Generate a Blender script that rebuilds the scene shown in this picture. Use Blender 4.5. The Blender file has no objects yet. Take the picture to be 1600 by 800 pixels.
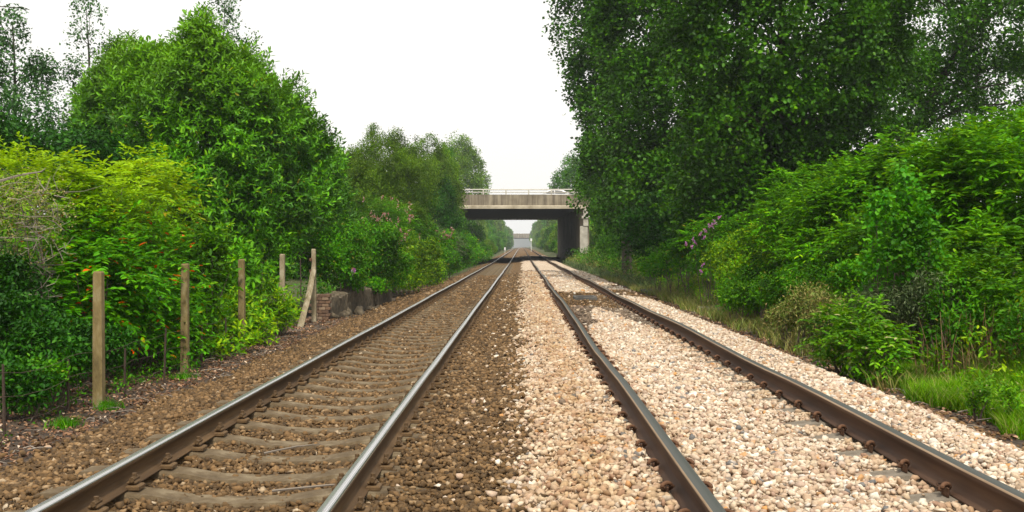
import bpy, math, random
import numpy as np
from mathutils import Vector, Matrix

R = math.radians
SC = bpy.context.scene
COL = SC.collection
rng = np.random.default_rng(7)
random.seed(7)

# ------------------------------------------------------------------ camera
F, CX, HY, EYE = 1760.0, 815.0, 386.0, 1.36
cam = bpy.data.cameras.new('camera'); camo = bpy.data.objects.new('camera', cam); COL.objects.link(camo)
cam.lens = 39.6; cam.sensor_width = 36; cam.clip_start = 0.1; cam.clip_end = 6000
camo.location = (0, 0, EYE)
camo.rotation_euler = (R(90 - 0.456), 0, R(0.488))
SC.camera = camo

# ------------------------------------------------------------------ light
SUN_EL, SUN_AZ = 57.0, 172.0        # azimuth clockwise from +Y
w = bpy.data.worlds.new('World'); SC.world = w; w.use_nodes = True
nt = w.node_tree; nt.nodes.clear()
sky = nt.nodes.new('ShaderNodeTexSky'); sky.sky_type = 'NISHITA'; sky.sun_disc = False
sky.sun_elevation = R(SUN_EL); sky.sun_rotation = R(SUN_AZ)
sky.air_density = 1.0; sky.dust_density = 6.0; sky.ozone_density = 1.0
hs = nt.nodes.new('ShaderNodeHueSaturation'); hs.inputs['Saturation'].default_value = 0.22
bgn = nt.nodes.new('ShaderNodeBackground'); bgn.inputs[1].default_value = 0.15
wo = nt.nodes.new('ShaderNodeOutputWorld')
nt.links.new(sky.outputs[0], hs.inputs['Color']); cl = nt.nodes.new('ShaderNodeMix'); cl.data_type = 'RGBA'; cl.inputs[0].default_value = 0.8      # even high cloud over the clear sky
cl.inputs[7].default_value = (8.4, 8.2, 7.8, 1)
nt.links.new(hs.outputs[0], cl.inputs[6]); nt.links.new(cl.outputs[2], bgn.inputs[0]); nt.links.new(bgn.outputs[0], wo.inputs[0])
sl = bpy.data.lights.new('sun', 'SUN'); sl.energy = 4.0; sl.angle = R(7); sl.color = (1.0, 0.93, 0.80)
so = bpy.data.objects.new('sun', sl); COL.objects.link(so)
d = Vector((math.sin(R(SUN_AZ)) * math.cos(R(SUN_EL)), math.cos(R(SUN_AZ)) * math.cos(R(SUN_EL)), math.sin(R(SUN_EL))))
so.rotation_euler = d.to_track_quat('Z', 'Y').to_euler(); so.location = (30, -30, 60)
SC.view_settings.view_transform = 'Standard'; SC.view_settings.look = 'None'
SC.view_settings.gamma = 1.0; SC.view_settings.exposure = 0.05
SC.view_settings.use_curve_mapping = False
c = SC.cycles
c.max_bounces = 6; c.diffuse_bounces = 3; c.glossy_bounces = 2; c.transmission_bounces = 4; c.transparent_max_bounces = 6
c.volume_bounces = 0; c.use_denoising = True; c.caustics_reflective = False; c.caustics_refractive = False
c.sample_clamp_indirect = 6

# ------------------------------------------------------------------ helpers
def at(px, py, Y):
    return np.array([(px - CX) * Y / F, Y, EYE + (HY - py) * Y / F])

def tag(o, label=None, cat=None, group=None, kind=None):
    if label: o['label'] = label
    if cat: o['category'] = cat
    if group: o['group'] = group
    if kind: o['kind'] = kind
    return o

def link(o, parent=None):
    COL.objects.link(o)
    if parent is not None: o.parent = parent
    return o

def empty(name, loc, label, cat, group=None, rz=0.0):
    o = bpy.data.objects.new(name, None); o.location = loc; o.rotation_euler = (0, 0, rz)
    o.empty_display_size = 0.3; link(o); return tag(o, label, cat, group)

def npmesh(name, V, faces, mats, parent=None, loc=(0, 0, 0), mi=None, smooth=False):
    """faces: (n,k) int array or a list of such arrays"""
    if not isinstance(faces, list): faces = [faces]
    faces = [np.asarray(f, dtype=np.int32) for f in faces if len(f)]
    me = bpy.data.meshes.new(name)
    V = np.asarray(V, dtype=np.float32)
    me.vertices.add(len(V)); me.vertices.foreach_set('co', V.ravel())
    loops = np.concatenate([f.ravel() for f in faces])
    tot = np.concatenate([np.full(len(f), f.shape[1], dtype=np.int32) for f in faces])
    st = np.concatenate([[0], np.cumsum(tot)[:-1]]).astype(np.int32)
    me.loops.add(len(loops)); me.loops.foreach_set('vertex_index', loops)
    me.polygons.add(len(tot)); me.polygons.foreach_set('loop_start', st); me.polygons.foreach_set('loop_total', tot)
    if mi is not None: me.polygons.foreach_set('material_index', np.asarray(mi, dtype=np.int32))
    if smooth: me.polygons.foreach_set('use_smooth', np.ones(len(tot), dtype=bool))
    for m in (mats if isinstance(mats, (list, tuple)) else [mats]): me.materials.append(m)
    me.update(calc_edges=True); me.validate()
    o = bpy.data.objects.new(name, me); o.location = loc
    return link(o, parent)

class MB:
    """collects solid pieces into one mesh"""
    def __init__(s): s.V = []; s.F = []; s.M = []; s.n = 0
    def add(s, V, faces, m=0):
        s.V.append(np.asarray(V, dtype=float).reshape(-1, 3))
        for f in faces: s.F.append([i + s.n for i in f]); s.M.append(m)
        s.n += len(s.V[-1]); return s
    def box(s, x0, x1, y0, y1, z0, z1, m=0, bev=0.0, rot=None, taper=1.0):
        b = bev
        cx, cy = (x0 + x1) / 2, (y0 + y1) / 2
        V = []
        if b <= 0:
            lv = [(z0, 0, 1), (z1, 0, taper)]
        else:
            lv = [(z0, b, 1), (z0 + b, 0, 1), (z1 - b, 0, taper), (z1, b, taper)]
        for z, i, t in lv:
            for (x, y) in ((x0 + i, y0 + i), (x1 - i, y0 + i), (x1 - i, y1 - i), (x0 + i, y1 - i)):
                V.append((cx + (x - cx) * t, cy + (y - cy) * t, z))
        Fs = [[3, 2, 1, 0]]
        L = len(lv)
        for k in range(L - 1):
            for j in range(4): Fs.append([k * 4 + j, k * 4 + (j + 1) % 4, k * 4 + 4 + (j + 1) % 4, k * 4 + 4 + j])
        Fs.append([(L - 1) * 4 + j for j in range(4)])
        V = np.array(V)
        if rot is not None: V = (np.array(rot[0].to_3x3()) @ (V - rot[1]).T).T + rot[1]
        return s.add(V, Fs, m)
    def tube(s, P, r, n=6, m=0, cap=True):
        P = np.asarray(P, dtype=float); r = np.broadcast_to(np.asarray(r, dtype=float), (len(P),))
        T = np.gradient(P, axis=0); T /= np.linalg.norm(T, axis=1, keepdims=True) + 1e-9
        ref = np.array([1., 0, 0]) if abs(T[0][0]) < .8 else np.array([0, 1., 0])
        V = []
        for p, t, rr in zip(P, T, r):
            u = np.cross(t, ref); u /= np.linalg.norm(u); v = np.cross(t, u)
            for k in range(n):
                a = 2 * math.pi * k / n
                V.append(p + rr * (math.cos(a) * u + math.sin(a) * v))
        Fs = []
        for i in range(len(P) - 1):
            for k in range(n): Fs.append([i * n + k, i * n + (k + 1) % n, (i + 1) * n + (k + 1) % n, (i + 1) * n + k])
        if cap: Fs.append(list(range(n))[::-1]); Fs.append([(len(P) - 1) * n + k for k in range(n)])
        return s.add(V, Fs, m)
    def prism(s, poly, a0, a1, axis='y', m=0):
        """poly: list of 2-D points, extruded along axis; (x,z) for y, (y,z) for x, (x,y) for z"""
        V = []
        for a in (a0, a1):
            for p in poly:
                V.append({'y': (p[0], a, p[1]), 'x': (a, p[0], p[1]), 'z': (p[0], p[1], a)}[axis])
        n = len(poly)
        Fs = [list(range(n)), list(range(n, 2 * n))[::-1]] + [[i, i + n, (i + 1) % n + n, (i + 1) % n] for i in range(n)]
        return s.add(V, Fs, m)
    def build(s, name, mats, parent=None, loc=(0, 0, 0), smooth=False):
        me = bpy.data.meshes.new(name)
        me.from_pydata(np.concatenate(s.V).tolist(), [], s.F)
        for m in (mats if isinstance(mats, (list, tuple)) else [mats]): me.materials.append(m)
        me.polygons.foreach_set('material_index', s.M)
        if smooth: me.polygons.foreach_set('use_smooth', [True] * len(s.F))
        me.update()
        o = bpy.data.objects.new(name, me); o.location = loc
        return link(o, parent)

_T = rng.random((64, 64, 64))
def noise3(P, sc=1.0):
    P = np.asarray(P, dtype=float) * sc + 1000.0
    i = np.floor(P).astype(int); f = P - i; f = f * f * (3 - 2 * f)
    out = 0
    for dx in (0, 1):
        for dy in (0, 1):
            for dz in (0, 1):
                wgt = (f[..., 0] if dx else 1 - f[..., 0]) * (f[..., 1] if dy else 1 - f[..., 1]) * (f[..., 2] if dz else 1 - f[..., 2])
                out = out + wgt * _T[(i[..., 0] + dx) % 64, (i[..., 1] + dy) % 64, (i[..., 2] + dz) % 64]
    return out * 2 - 1
def noise2(X, Y, sc=1.0, s=0.0):
    return noise3(np.stack([X, Y, np.full_like(np.asarray(X, dtype=float), 3.3 + s) / sc], -1), sc)

def nrmz(a): return a / (np.linalg.norm(a, axis=-1, keepdims=True) + 1e-9)
def rand_unit(n): return nrmz(rng.normal(size=(n, 3)))
UP = np.array([0, 0, 1.0])

# ------------------------------------------------------------------ materials
def mat(name):
    m = bpy.data.materials.new(name); m.use_nodes = True
    n = m.node_tree; n.nodes.clear()
    return m, n
def N(n, t, **kw):
    x = n.nodes.new('ShaderNode' + t)
    for k, v in kw.items():
        if k in x.inputs: x.inputs[k].default_value = v
        else: setattr(x, k, v)
    return x
def ramp(n, stops, fac, interp='LINEAR'):
    r = n.nodes.new('ShaderNodeValToRGB'); r.color_ramp.interpolation = interp
    e = r.color_ramp.elements
    while len(e) > 1: e.remove(e[-1])
    e[0].position = stops[0][0]; e[0].color = (*stops[0][1], 1)
    for p, col in stops[1:]:
        q = e.new(p); q.color = (*col, 1)
    n.links.new(fac, r.inputs[0]); return r
def mixc(n, fac, a, b, mode='MIX'):
    x = n.nodes.new('ShaderNodeMix'); x.data_type = 'RGBA'; x.blend_type = mode
    for i, v in ((0, fac), (6, a), (7, b)):
        if isinstance(v, (float, int)): x.inputs[i].default_value = v
        elif isinstance(v, tuple): x.inputs[i].default_value = (*v, 1) if len(v) == 3 else v
        else: n.links.new(v, x.inputs[i])
    return x.outputs[2]
def out(n, sh):
    o = n.nodes.new('ShaderNodeOutputMaterial'); n.links.new(sh, o.inputs[0])
def objco(n):
    return n.nodes.new('ShaderNodeTexCoord').outputs['Object']

def leaf_mat(name, stops, rough=0.45, transl=0.28, spec=0.4, top=None, vary=0.35):
    """stops: colour ramp over a random value per leaf; top: (z0,z1,colour) tint rising with height, young growth on the yellow shrub"""
    m, n = mat(name)
    g = N(n, 'NewGeometry')
    r = ramp(n, stops, g.outputs['Random Per Island'])
    col = r.outputs[0]
    tc = objco(n)
    nz = N(n, 'TexNoise', Scale=0.9, Detail=2.0); n.links.new(tc, nz.inputs['Vector'])
    if vary:
        a = N(n, 'MapRange'); a.inputs[1].default_value = .35; a.inputs[2].default_value = .65
        a.inputs[3].default_value = 1 - vary; a.inputs[4].default_value = 1 + vary
        n.links.new(nz.outputs[0], a.inputs[0])
        h = N(n, 'HueSaturation'); n.links.new(a.outputs[0], h.inputs['Value']); n.links.new(col, h.inputs['Color']); col = h.outputs[0]
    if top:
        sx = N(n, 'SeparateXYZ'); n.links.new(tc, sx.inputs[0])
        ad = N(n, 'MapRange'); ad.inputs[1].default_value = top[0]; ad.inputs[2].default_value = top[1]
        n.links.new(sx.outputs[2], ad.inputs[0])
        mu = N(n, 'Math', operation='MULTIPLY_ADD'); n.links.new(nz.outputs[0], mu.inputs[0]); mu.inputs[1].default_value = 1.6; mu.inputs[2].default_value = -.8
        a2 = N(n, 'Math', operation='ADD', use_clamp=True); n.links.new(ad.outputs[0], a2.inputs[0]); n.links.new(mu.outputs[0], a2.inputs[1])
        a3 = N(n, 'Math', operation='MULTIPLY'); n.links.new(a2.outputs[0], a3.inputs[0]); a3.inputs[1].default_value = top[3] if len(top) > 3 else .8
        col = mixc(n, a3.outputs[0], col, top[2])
    bo_ = N(n, 'HueSaturation', Saturation=1.12, Value=1.15); n.links.new(col, bo_.inputs['Color']); col = bo_.outputs[0]
    b = N(n, 'BsdfPrincipled', Roughness=rough + .06); b.inputs['Specular IOR Level'].default_value = spec * .6
    t = N(n, 'BsdfTranslucent')
    n.links.new(col, b.inputs['Base Color'])
    hh = N(n, 'HueSaturation', Saturation=1.1, Value=1.2); hh.inputs['Hue'].default_value = .485
    n.links.new(col, hh.inputs['Color']); n.links.new(hh.outputs[0], t.inputs[0])
    mx = N(n, 'MixShader'); mx.inputs[0].default_value = transl
    n.links.new(b.outputs[0], mx.inputs[1]); n.links.new(t.outputs[0], mx.inputs[2]); out(n, mx.outputs[0])
    return m

def rough_mat(name, stops, scale=3.0, rough=.85, bump=.3, bscale=40.0, metallic=0.0, stretch=None, island=False, spec=.4, detail=6.0):
    m, n = mat(name)
    tc = objco(n)
    vec = tc
    if stretch:
        mp = N(n, 'Mapping'); mp.inputs['Scale'].default_value = stretch; n.links.new(tc, mp.inputs[0]); vec = mp.outputs[0]
    nz = N(n, 'TexNoise', Scale=scale, Detail=detail, Roughness=.65); n.links.new(vec, nz.inputs['Vector'])
    fac = nz.outputs[0]
    if island:
        g = N(n, 'NewGeometry')
        fac = g.outputs['Random Per Island']
    r = ramp(n, stops, fac)
    col = r.outputs[0]
    if island:
        a = N(n, 'MapRange'); a.inputs[1].default_value = .3; a.inputs[2].default_value = .7; a.inputs[3].default_value = .75; a.inputs[4].default_value = 1.2
        n.links.new(nz.outputs[0], a.inputs[0])
        h = N(n, 'HueSaturation'); n.links.new(a.outputs[0], h.inputs['Value']); n.links.new(col, h.inputs['Color']); col = h.outputs[0]
    b = N(n, 'BsdfPrincipled', Roughness=rough, Metallic=metallic); b.inputs['Specular IOR Level'].default_value = spec
    n.links.new(col, b.inputs['Base Color'])
    if bump:
        nb = N(n, 'TexNoise', Scale=bscale, Detail=4.0); n.links.new(vec, nb.inputs['Vector'])
        bp = N(n, 'Bump', Strength=bump, Distance=.01); n.links.new(nb.outputs[0], bp.inputs['Height']); n.links.new(bp.outputs[0], b.inputs['Normal'])
    out(n, b.outputs[0]); return m

M = {}
M['bark'] = rough_mat('bark', [(.3, (.035, .028, .02)), (.7, (.1, .085, .06))], 6, .9, .8, 20, stretch=(3, 3, .6))
M['twig'] = rough_mat('twig', [(.3, (.07, .05, .04)), (.7, (.17, .13, .1))], 8, .9, 0)
M['dead_stalk'] = rough_mat('dead_stalk', [(0, (.08, .035, .016)), (.5, (.15, .075, .034)), (1, (.22, .15, .07))], 4, .9, 0, island=True)
M['grey_twig'] = rough_mat('grey_twig', [(0, (.09, .075, .06)), (1, (.26, .22, .18))], 4, .9, 0, island=True)
M['concrete_post'] = rough_mat('weathered_concrete_post', [(.3, (.12, .095, .05)), (.5, (.25, .205, .125)), (.7, (.42, .37, .27))], 7, .92, .8, 60, stretch=(1, 1, .4))
M['post_lichen'] = rough_mat('mossy_concrete_post', [(.3, (.10, .075, .03)), (.5, (.2, .15, .06)), (.72, (.3, .26, .15))], 7, .92, .8, 60, stretch=(1, 1, .4))
M['rust'] = rough_mat('rust', [(.3, (.06, .028, .014)), (.7, (.14, .065, .03))], 12, .85, .4, 80)
M['rust_dusty'] = rough_mat('dusty_rust', [(.3, (.06, .034, .014)), (.7, (.13, .078, .034))], 12, .9, .4, 80)
M['stake'] = rough_mat('dark_rusty_iron', [(.3, (.03, .02, .014)), (.7, (.075, .05, .035))], 20, .9, .3, 80)
M['sleeper_left'] = rough_mat('dusty_brown_concrete', [(.3, (.055, .036, .017)), (.5, (.11, .078, .042)), (.72, (.22, .175, .11))], 5, .95, .7, 70)
M['sleeper_right'] = rough_mat('grey_stained_concrete', [(.3, (.09, .075, .055)), (.5, (.15, .125, .095)), (.72, (.22, .19, .15))], 6, .95, .6, 70)
M['wall'] = rough_mat('old_stone_wall', [(.3, (.03, .025, .017)), (.48, (.085, .066, .042)), (.62, (.16, .13, .085)), (.76, (.38, .33, .25))], 6, .95, 1.0, 14)
M['slab'] = rough_mat('dark_slab', [(.3, (.05, .048, .045)), (.7, (.12, .115, .105))], 5, .95, .6, 50)
M['paint_white'] = rough_mat('white_paint', [(0, (.75, .75, .75)), (1, (.82, .82, .82))], 3, .35, 0, spec=.5)
M['glass'] = rough_mat('car_glass', [(0, (.02, .025, .03)), (1, (.03, .035, .04))], 3, .08, 0, spec=.8)
M['tyre'] = rough_mat('tyre_rubber', [(0, (.02, .02, .02)), (1, (.035, .035, .035))], 3, .8, 0)
M['metal_grey'] = rough_mat('galvanised_metal', [(.3, (.42, .4, .34)), (.7, (.6, .57, .5))], 6, .6, 0, metallic=.2)
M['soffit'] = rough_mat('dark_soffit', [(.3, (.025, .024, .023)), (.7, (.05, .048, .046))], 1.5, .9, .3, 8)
M['purple'] = leaf_mat('purple_blossom', [(0, (.35, .12, .4)), (.5, (.5, .25, .5)), (1, (.3, .12, .12))], vary=.1)
M['pinkdead'] = leaf_mat('faded_pink_blossom', [(0, (.2, .07, .04)), (.5, (.38, .2, .16)), (.8, (.5, .33, .4)), (1, (.35, .3, .2))], vary=.1)

def rail_material(name, top, rough, metallic, streak):
    m, n = mat(name); tc = objco(n)
    mp = N(n, 'Mapping'); mp.inputs['Scale'].default_value = (streak, .04, 1); n.links.new(tc, mp.inputs[0])
    nz = N(n, 'TexNoise', Scale=6, Detail=5); n.links.new(mp.outputs[0], nz.inputs['Vector'])
    r = ramp(n, top, nz.outputs[0])
    b = N(n, 'BsdfPrincipled', Roughness=rough, Metallic=metallic); n.links.new(r.outputs[0], b.inputs['Base Color'])
    rr = N(n, 'MapRange'); rr.inputs[3].default_value = rough * .7; rr.inputs[4].default_value = min(1, rough * 1.4); n.links.new(nz.outputs[0], rr.inputs[0]); n.links.new(rr.outputs[0], b.inputs['Roughness'])
    out(n, b.outputs[0]); return m
M['rail_side'] = rough_mat('rusty_rail_side', [(.3, (.05, .028, .011)), (.5, (.09, .05, .02)), (.7, (.15, .088, .036))], 3, .8, .2, 50, stretch=(1, .15, 3))
M['rail_side_dark'] = rough_mat('dark_rusty_rail_side', [(.3, (.035, .018, .01)), (.5, (.07, .034, .018)), (.7, (.11, .058, .03))], 3, .8, .2, 50, stretch=(1, .15, 3))
M['rail_top'] = rail_material('polished_rail_top', [(.3, (.45, .43, .41)), (.7, (.8, .8, .82))], .26, .95, 40)
M['rail_top_dull'] = rail_material('dull_rail_top', [(.3, (.03, .034, .03)), (.7, (.055, .06, .052))], .55, .0, 40)
M['rail_edge'] = rough_mat('tan_rail_edge', [(.3, (.22, .14, .08)), (.7, (.42, .3, .19))], 4, .55, .1, 50, metallic=.3, stretch=(1, .2, 1))

def stone_mat(name, stops, stain=None):
    m, n = mat(name); g = N(n, 'NewGeometry'); r = ramp(n, stops, g.outputs['Random Per Island'])
    tc = objco(n)
    nz = N(n, 'TexNoise', Scale=60, Detail=3); n.links.new(tc, nz.inputs['Vector'])
    a = N(n, 'MapRange'); a.inputs[1].default_value = .3; a.inputs[2].default_value = .7; a.inputs[3].default_value = .8; a.inputs[4].default_value = 1.15; n.links.new(nz.outputs[0], a.inputs[0])
    h = N(n, 'HueSaturation'); n.links.new(a.outputs[0], h.inputs['Value']); n.links.new(r.outputs[0], h.inputs['Color']); col = h.outputs[0]
    if stain:
        sx = N(n, 'SeparateXYZ'); n.links.new(tc, sx.inputs[0])
        f = None
        for x0, wd, amt in stain[1]:
            s1 = N(n, 'Math', operation='SUBTRACT'); n.links.new(sx.outputs[0], s1.inputs[0]); s1.inputs[1].default_value = x0
            s2 = N(n, 'Math', operation='ABSOLUTE'); n.links.new(s1.outputs[0], s2.inputs[0])
            s3 = N(n, 'MapRange'); s3.inputs[1].default_value = 0; s3.inputs[2].default_value = wd; s3.inputs[3].default_value = amt; s3.inputs[4].default_value = 0; n.links.new(s2.outputs[0], s3.inputs[0])
            if f is None: f = s3.outputs[0]
            else:
                ad = N(n, 'Math', operation='ADD', use_clamp=True); n.links.new(f, ad.inputs[0]); n.links.new(s3.outputs[0], ad.inputs[1]); f = ad.outputs[0]
        nb = N(n, 'TexNoise', Scale=2.2, Detail=4); n.links.new(tc, nb.inputs['Vector'])
        mr = N(n, 'MapRange'); mr.inputs[1].default_value = .35; mr.inputs[2].default_value = .6; mr.inputs[3].default_value = .3; n.links.new(nb.outputs[0], mr.inputs[0])
        ml = N(n, 'Math', operation='MULTIPLY', use_clamp=True); n.links.new(f, ml.inputs[0]); n.links.new(mr.outputs[0], ml.inputs[1])
        col = mixc(n, ml.outputs[0], col, stain[0], 'MULTIPLY')
    b = N(n, 'BsdfPrincipled', Roughness=.85); b.inputs['Specular IOR Level'].default_value = .3
    n.links.new(col, b.inputs['Base Color']); out(n, b.outputs[0]); return m
PALE = [(0, (.29, .205, .135)), (.12, (.55, .46, .345)), (.25, (.44, .315, .225)), (.4, (.64, .56, .45)), (.52, (.3, .19, .135)), (.64, (.5, .4, .28)), (.76, (.35, .235, .155)), (.86, (.72, .66, .55)), (.93, (.42, .38, .34)), (.965, (.5, .26, .09)), (.985, (.17, .16, .15)), (1, (.12, .12, .12))]
BROWN = [(0, (.05, .029, .012)), (.3, (.105, .061, .024)), (.5, (.145, .083, .032)), (.65, (.068, .043, .02)), (.8, (.18, .103, .042)), (.94, (.22, .136, .062)), (.99, (.3, .21, .12)), (1, (.42, .34, .24))]
M['stone_pale'] = stone_mat('pale_stone', PALE, ((.66, .47, .24), [(.45, .9, .75), (2.3, .3, .5)]))
M['stone_brown'] = stone_mat('brown_stone', BROWN)
M['stone_mud'] = stone_mat('muddy_stone', [(0, (.09, .065, .045)), (.5, (.14, .1, .07)), (.9, (.19, .14, .095)), (1, (.4, .34, .27))])

# ------------------------------------------------------------------ ground shape
PX = np.array([-400, -60, -30, -12, -7, -5, -4.4, -3.9, -3.2, -2.7, -2.1, -1.78, -1.4, -1.05, -.8, -.5, -.3, .1, .35, .7, .95, 1.64, 2.0, 2.4, 2.9, 3.25, 3.7, 4.1, 4.8, 5.6, 7, 9, 13, 30, 60, 400])
PZ = np.array([0, 0, -.2, -.35, -.42, -.42, -.42, -.37, -.21, -.18, -.236, -.255, -.236, -.2, -.165, -.145, -.12, -.035, .025, .03, .02, .035, -.005, -.005, .02, 0, -.16, -.2, -.17, -.02, .5, 1.1, 1.5, 1.2, .8, 0])
def zlong(Y):
    return np.interp(Y, [-50, 95, 134, 320, 500, 900, 3000], [0, 0, .12, .68, .85, .9, .9])
def ground_z(X, Y):
    X = np.asarray(X, dtype=float); Y = np.asarray(Y, dtype=float)
    z = np.interp(X, PX, PZ) + zlong(Y)
    k = np.clip((np.abs(X + .1) - 3.6) / 2.5, 0, 1)
    z = z + k * .09 * noise2(X, Y, .9) + .012 * noise2(X, Y, 4.0, 5)
    e = np.clip((np.abs(X) - 13.5) / 5, 0, 1) * np.clip((Y - 100) / 5, 0, 1) * np.clip((160 - Y) / 6, 0, 1)
    return z * (1 - e) + 4.4 * e
def is_pale(X, Y):
    edge = .0 + .16 * noise2(X, Y, 1.1, 1) + .12 * noise2(X, Y, 4.0, 2)
    return (X > edge) & (X < 3.62 + .15 * noise2(X, Y, .8, 4)) & (Y < 148 + 3 * X)
def mud(X, Y):
    n = noise2(X, Y, .8, 9) * .6 + noise2(X, Y, 2.5, 11) * .35
    inside = (X > .9) & (X < 2.42)
    tongue = (np.abs(X - (1.72 - .02 * (Y - 19))) < np.clip((24.6 - Y) * .095, 0, 2) + n * .22)
    a = inside & (Y > 13.5 + n * 2.5) & (Y < 33 + n) & ~((Y < 24.3) & tongue)
    b = (X > 2.4) & (X < 3.8) & (np.abs(Y - 32.2 + 1.2 * (X - 3)) < 2.1 + n)
    b2 = (X > 3.0) & (X < 3.8) & (np.abs(Y - 38.5) < .9 + n)
    return a | b | b2
def orange_mud(X, Y):
    n = noise2(X, Y, .8, 9) * .8
    return mud(X, Y) & (((Y > 25.2 + n) & (X < 2.42)) | (X > 2.42))

xs = np.unique(np.concatenate([np.array([-400, -250, -150, -100, -70, -50, -40, -30, -24, -20, -17, -15, -13.5, -12, -11, -10, -9, -8, -7.5, -7]), np.arange(-6.5, 6.6, .1), np.array([7, 7.5, 8, 9, 10, 11, 12, 13.5, 15, 17, 20, 24, 30, 40, 50, 70, 100, 150, 250, 400])]))
ys = [-30, -15, -5, 0, 3]
while ys[-1] < 60: ys.append(ys[-1] + max(.12, ys[-1] * .009))
while ys[-1] < 1600: ys.append(ys[-1] * 1.03)
ys = np.array(ys)
GX, GY = np.meshgrid(xs, ys)
GZ = ground_z(GX, GY)
nx, ny = len(xs), len(ys)
idx = np.arange(nx * ny).reshape(ny, nx)
Fq = np.stack([idx[:-1, :-1], idx[:-1, 1:], idx[1:, 1:], idx[1:, :-1]], -1).reshape(-1, 4)

def ground_material():
    m, n = mat('trackbed_and_verge')
    tc = objco(n)
    at_ = N(n, 'Attribute'); at_.attribute_name = 'zone'
    sp = N(n, 'SeparateColor'); n.links.new(at_.outputs[0], sp.inputs[0])
    vo = N(n, 'TexVoronoi', Scale=21.0); n.links.new(tc, vo.inputs['Vector'])
    sc_ = N(n, 'SeparateColor'); n.links.new(vo.outputs['Color'], sc_.inputs[0])
    pale = ramp(n, PALE, sc_.outputs[0]); brown = ramp(n, BROWN, sc_.outputs[0])
    edge = N(n, 'MapRange'); edge.inputs[1].default_value = .2; edge.inputs[2].default_value = .75; edge.inputs[3].default_value = 1; edge.inputs[4].default_value = .45
    n.links.new(vo.outputs['Distance'], edge.inputs[0])
    nz = N(n, 'TexNoise', Scale=9, Detail=8, Roughness=.7); n.links.new(tc, nz.inputs['Vector'])
    nl = N(n, 'TexNoise', Scale=.7, Detail=5); n.links.new(tc, nl.inputs['Vector'])
    mudc = ramp(n, [(.3, (.055, .04, .028)), (.55, (.11, .08, .055)), (.75, (.17, .125, .085))], nz.outputs[0])
    dirt = ramp(n, [(.3, (.022, .018, .015)), (.5, (.06, .045, .034)), (.62, (.11, .075, .05)), (.75, (.22, .18, .14))], nz.outputs[0])
    grs = ramp(n, [(.3, (.03, .045, .014)), (.5, (.06, .075, .025)), (.7, (.12, .1, .05))], nz.outputs[0])
    dg = N(n, 'MapRange'); dg.inputs[1].default_value = .4; dg.inputs[2].default_value = .6; n.links.new(nl.outputs[0], dg.inputs[0])
    dd = mixc(n, sp.outputs[2], dirt.outputs[0], grs.outputs[0])
    ball = mixc(n, sp.outputs[0], brown.outputs[0], pale.outputs[0])
    al = mixc(n, at_.outputs['Alpha'], dd, ball)
    al2 = mixc(n, sp.outputs[1], al, mudc.outputs[0])
    b = N(n, 'BsdfPrincipled', Roughness=.95); b.inputs['Specular IOR Level'].default_value = .2
    n.links.new(al2, b.inputs['Base Color'])
    ml = N(n, 'Math', operation='MULTIPLY_ADD'); n.links.new(nz.outputs[0], ml.inputs[0]); ml.inputs[1].default_value = .5; n.links.new(edge.outputs[0], ml.inputs[2])
    bp = N(n, 'Bump', Strength=.9, Distance=.03); n.links.new(ml.outputs[0], bp.inputs['Height']); n.links.new(bp.outputs[0], b.inputs['Normal'])
    out(n, b.outputs[0]); return m
g = npmesh('ground', np.stack([GX, GY, GZ - .012], -1).reshape(-1, 3), Fq, ground_material(), smooth=True)
tag(g, kind='structure')
ca = g.data.color_attributes.new('zone', 'FLOAT_COLOR', 'POINT')
X_, Y_ = GX.ravel(), GY.ravel()
zone = np.zeros((len(X_), 4), dtype=np.float32)
zone[:, 0] = is_pale(X_, Y_)
zone[:, 1] = mud(X_, Y_)
ledge = -4.05 + .2 * noise2(X_, Y_, .6, 6)
bal = (X_ > ledge) & (X_ < 3.72 + .12 * noise2(X_, Y_, .9, 4))
zone[:, 3] = bal
zone[:, 2] = ((X_ > 5.2) | (X_ < -6) | (Y_ > 60)) & ~bal
ca.data.foreach_set('color', zone.ravel())

# ------------------------------------------------------------------ rails
LL, LR, RL, RR = -2.53, -1.025, .888, 2.393
RY = np.concatenate([np.arange(2, 60, 1.0), np.geomspace(60, 900, 90)])
def rail(x, top, label, mats, wob):
    pro = [(-.075, 0), (.075, 0), (.075, .011), (.014, .028), (.010, .045), (.010, .108), (.035, .122), (.0365, .148), (.030, .158), (-.030, .158), (-.0365, .148), (-.035, .122), (-.010, .108), (-.010, .045), (-.014, .028), (-.075, .011)]
    n = len(pro); V = []
    zz = zlong(RY) + top - .158 + wob * .012 * np.sin(RY * .31 + x) * (RY > 10) + wob * .008 * np.sin(RY * .83)
    xx = x + wob * .012 * np.sin(RY * .27 + 1.7 * x) * (RY > 12)
    for X, Y, Z in zip(xx, RY, zz):
        V += [(X + p[0], Y, Z + p[1]) for p in pro]
    V = np.array(V); k = np.arange(len(RY) - 1)
    Fs, mi = [], []
    for j in range(n):
        a, b = j, (j + 1) % n
        Fs.append(np.stack([k * n + a, k * n + b, (k + 1) * n + b, (k + 1) * n + a], -1))
        mi.append(np.full(len(k), 1 if j == 8 else (2 if j in (7, 9) else 0)))
    o = npmesh('rail', V, np.concatenate(Fs), mats, mi=np.concatenate(mi))
    return tag(o, label, 'rail')
rail(LL, 0.0, 'polished rail nearest the fence posts, outer rail of the left track', [M['rail_side'], M['rail_top'], M['rail_top']], .3)
rail(LR, 0.0, 'brightest polished rail beside the brown ballast, inner rail of the left track', [M['rail_side'], M['rail_top'], M['rail_top']], .3)
rail(RL, .18, 'dull dark topped rail between two strips of pale ballast, inner rail of the right track', [M['rail_side_dark'], M['rail_top_dull'], M['rail_edge']], 1)
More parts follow.
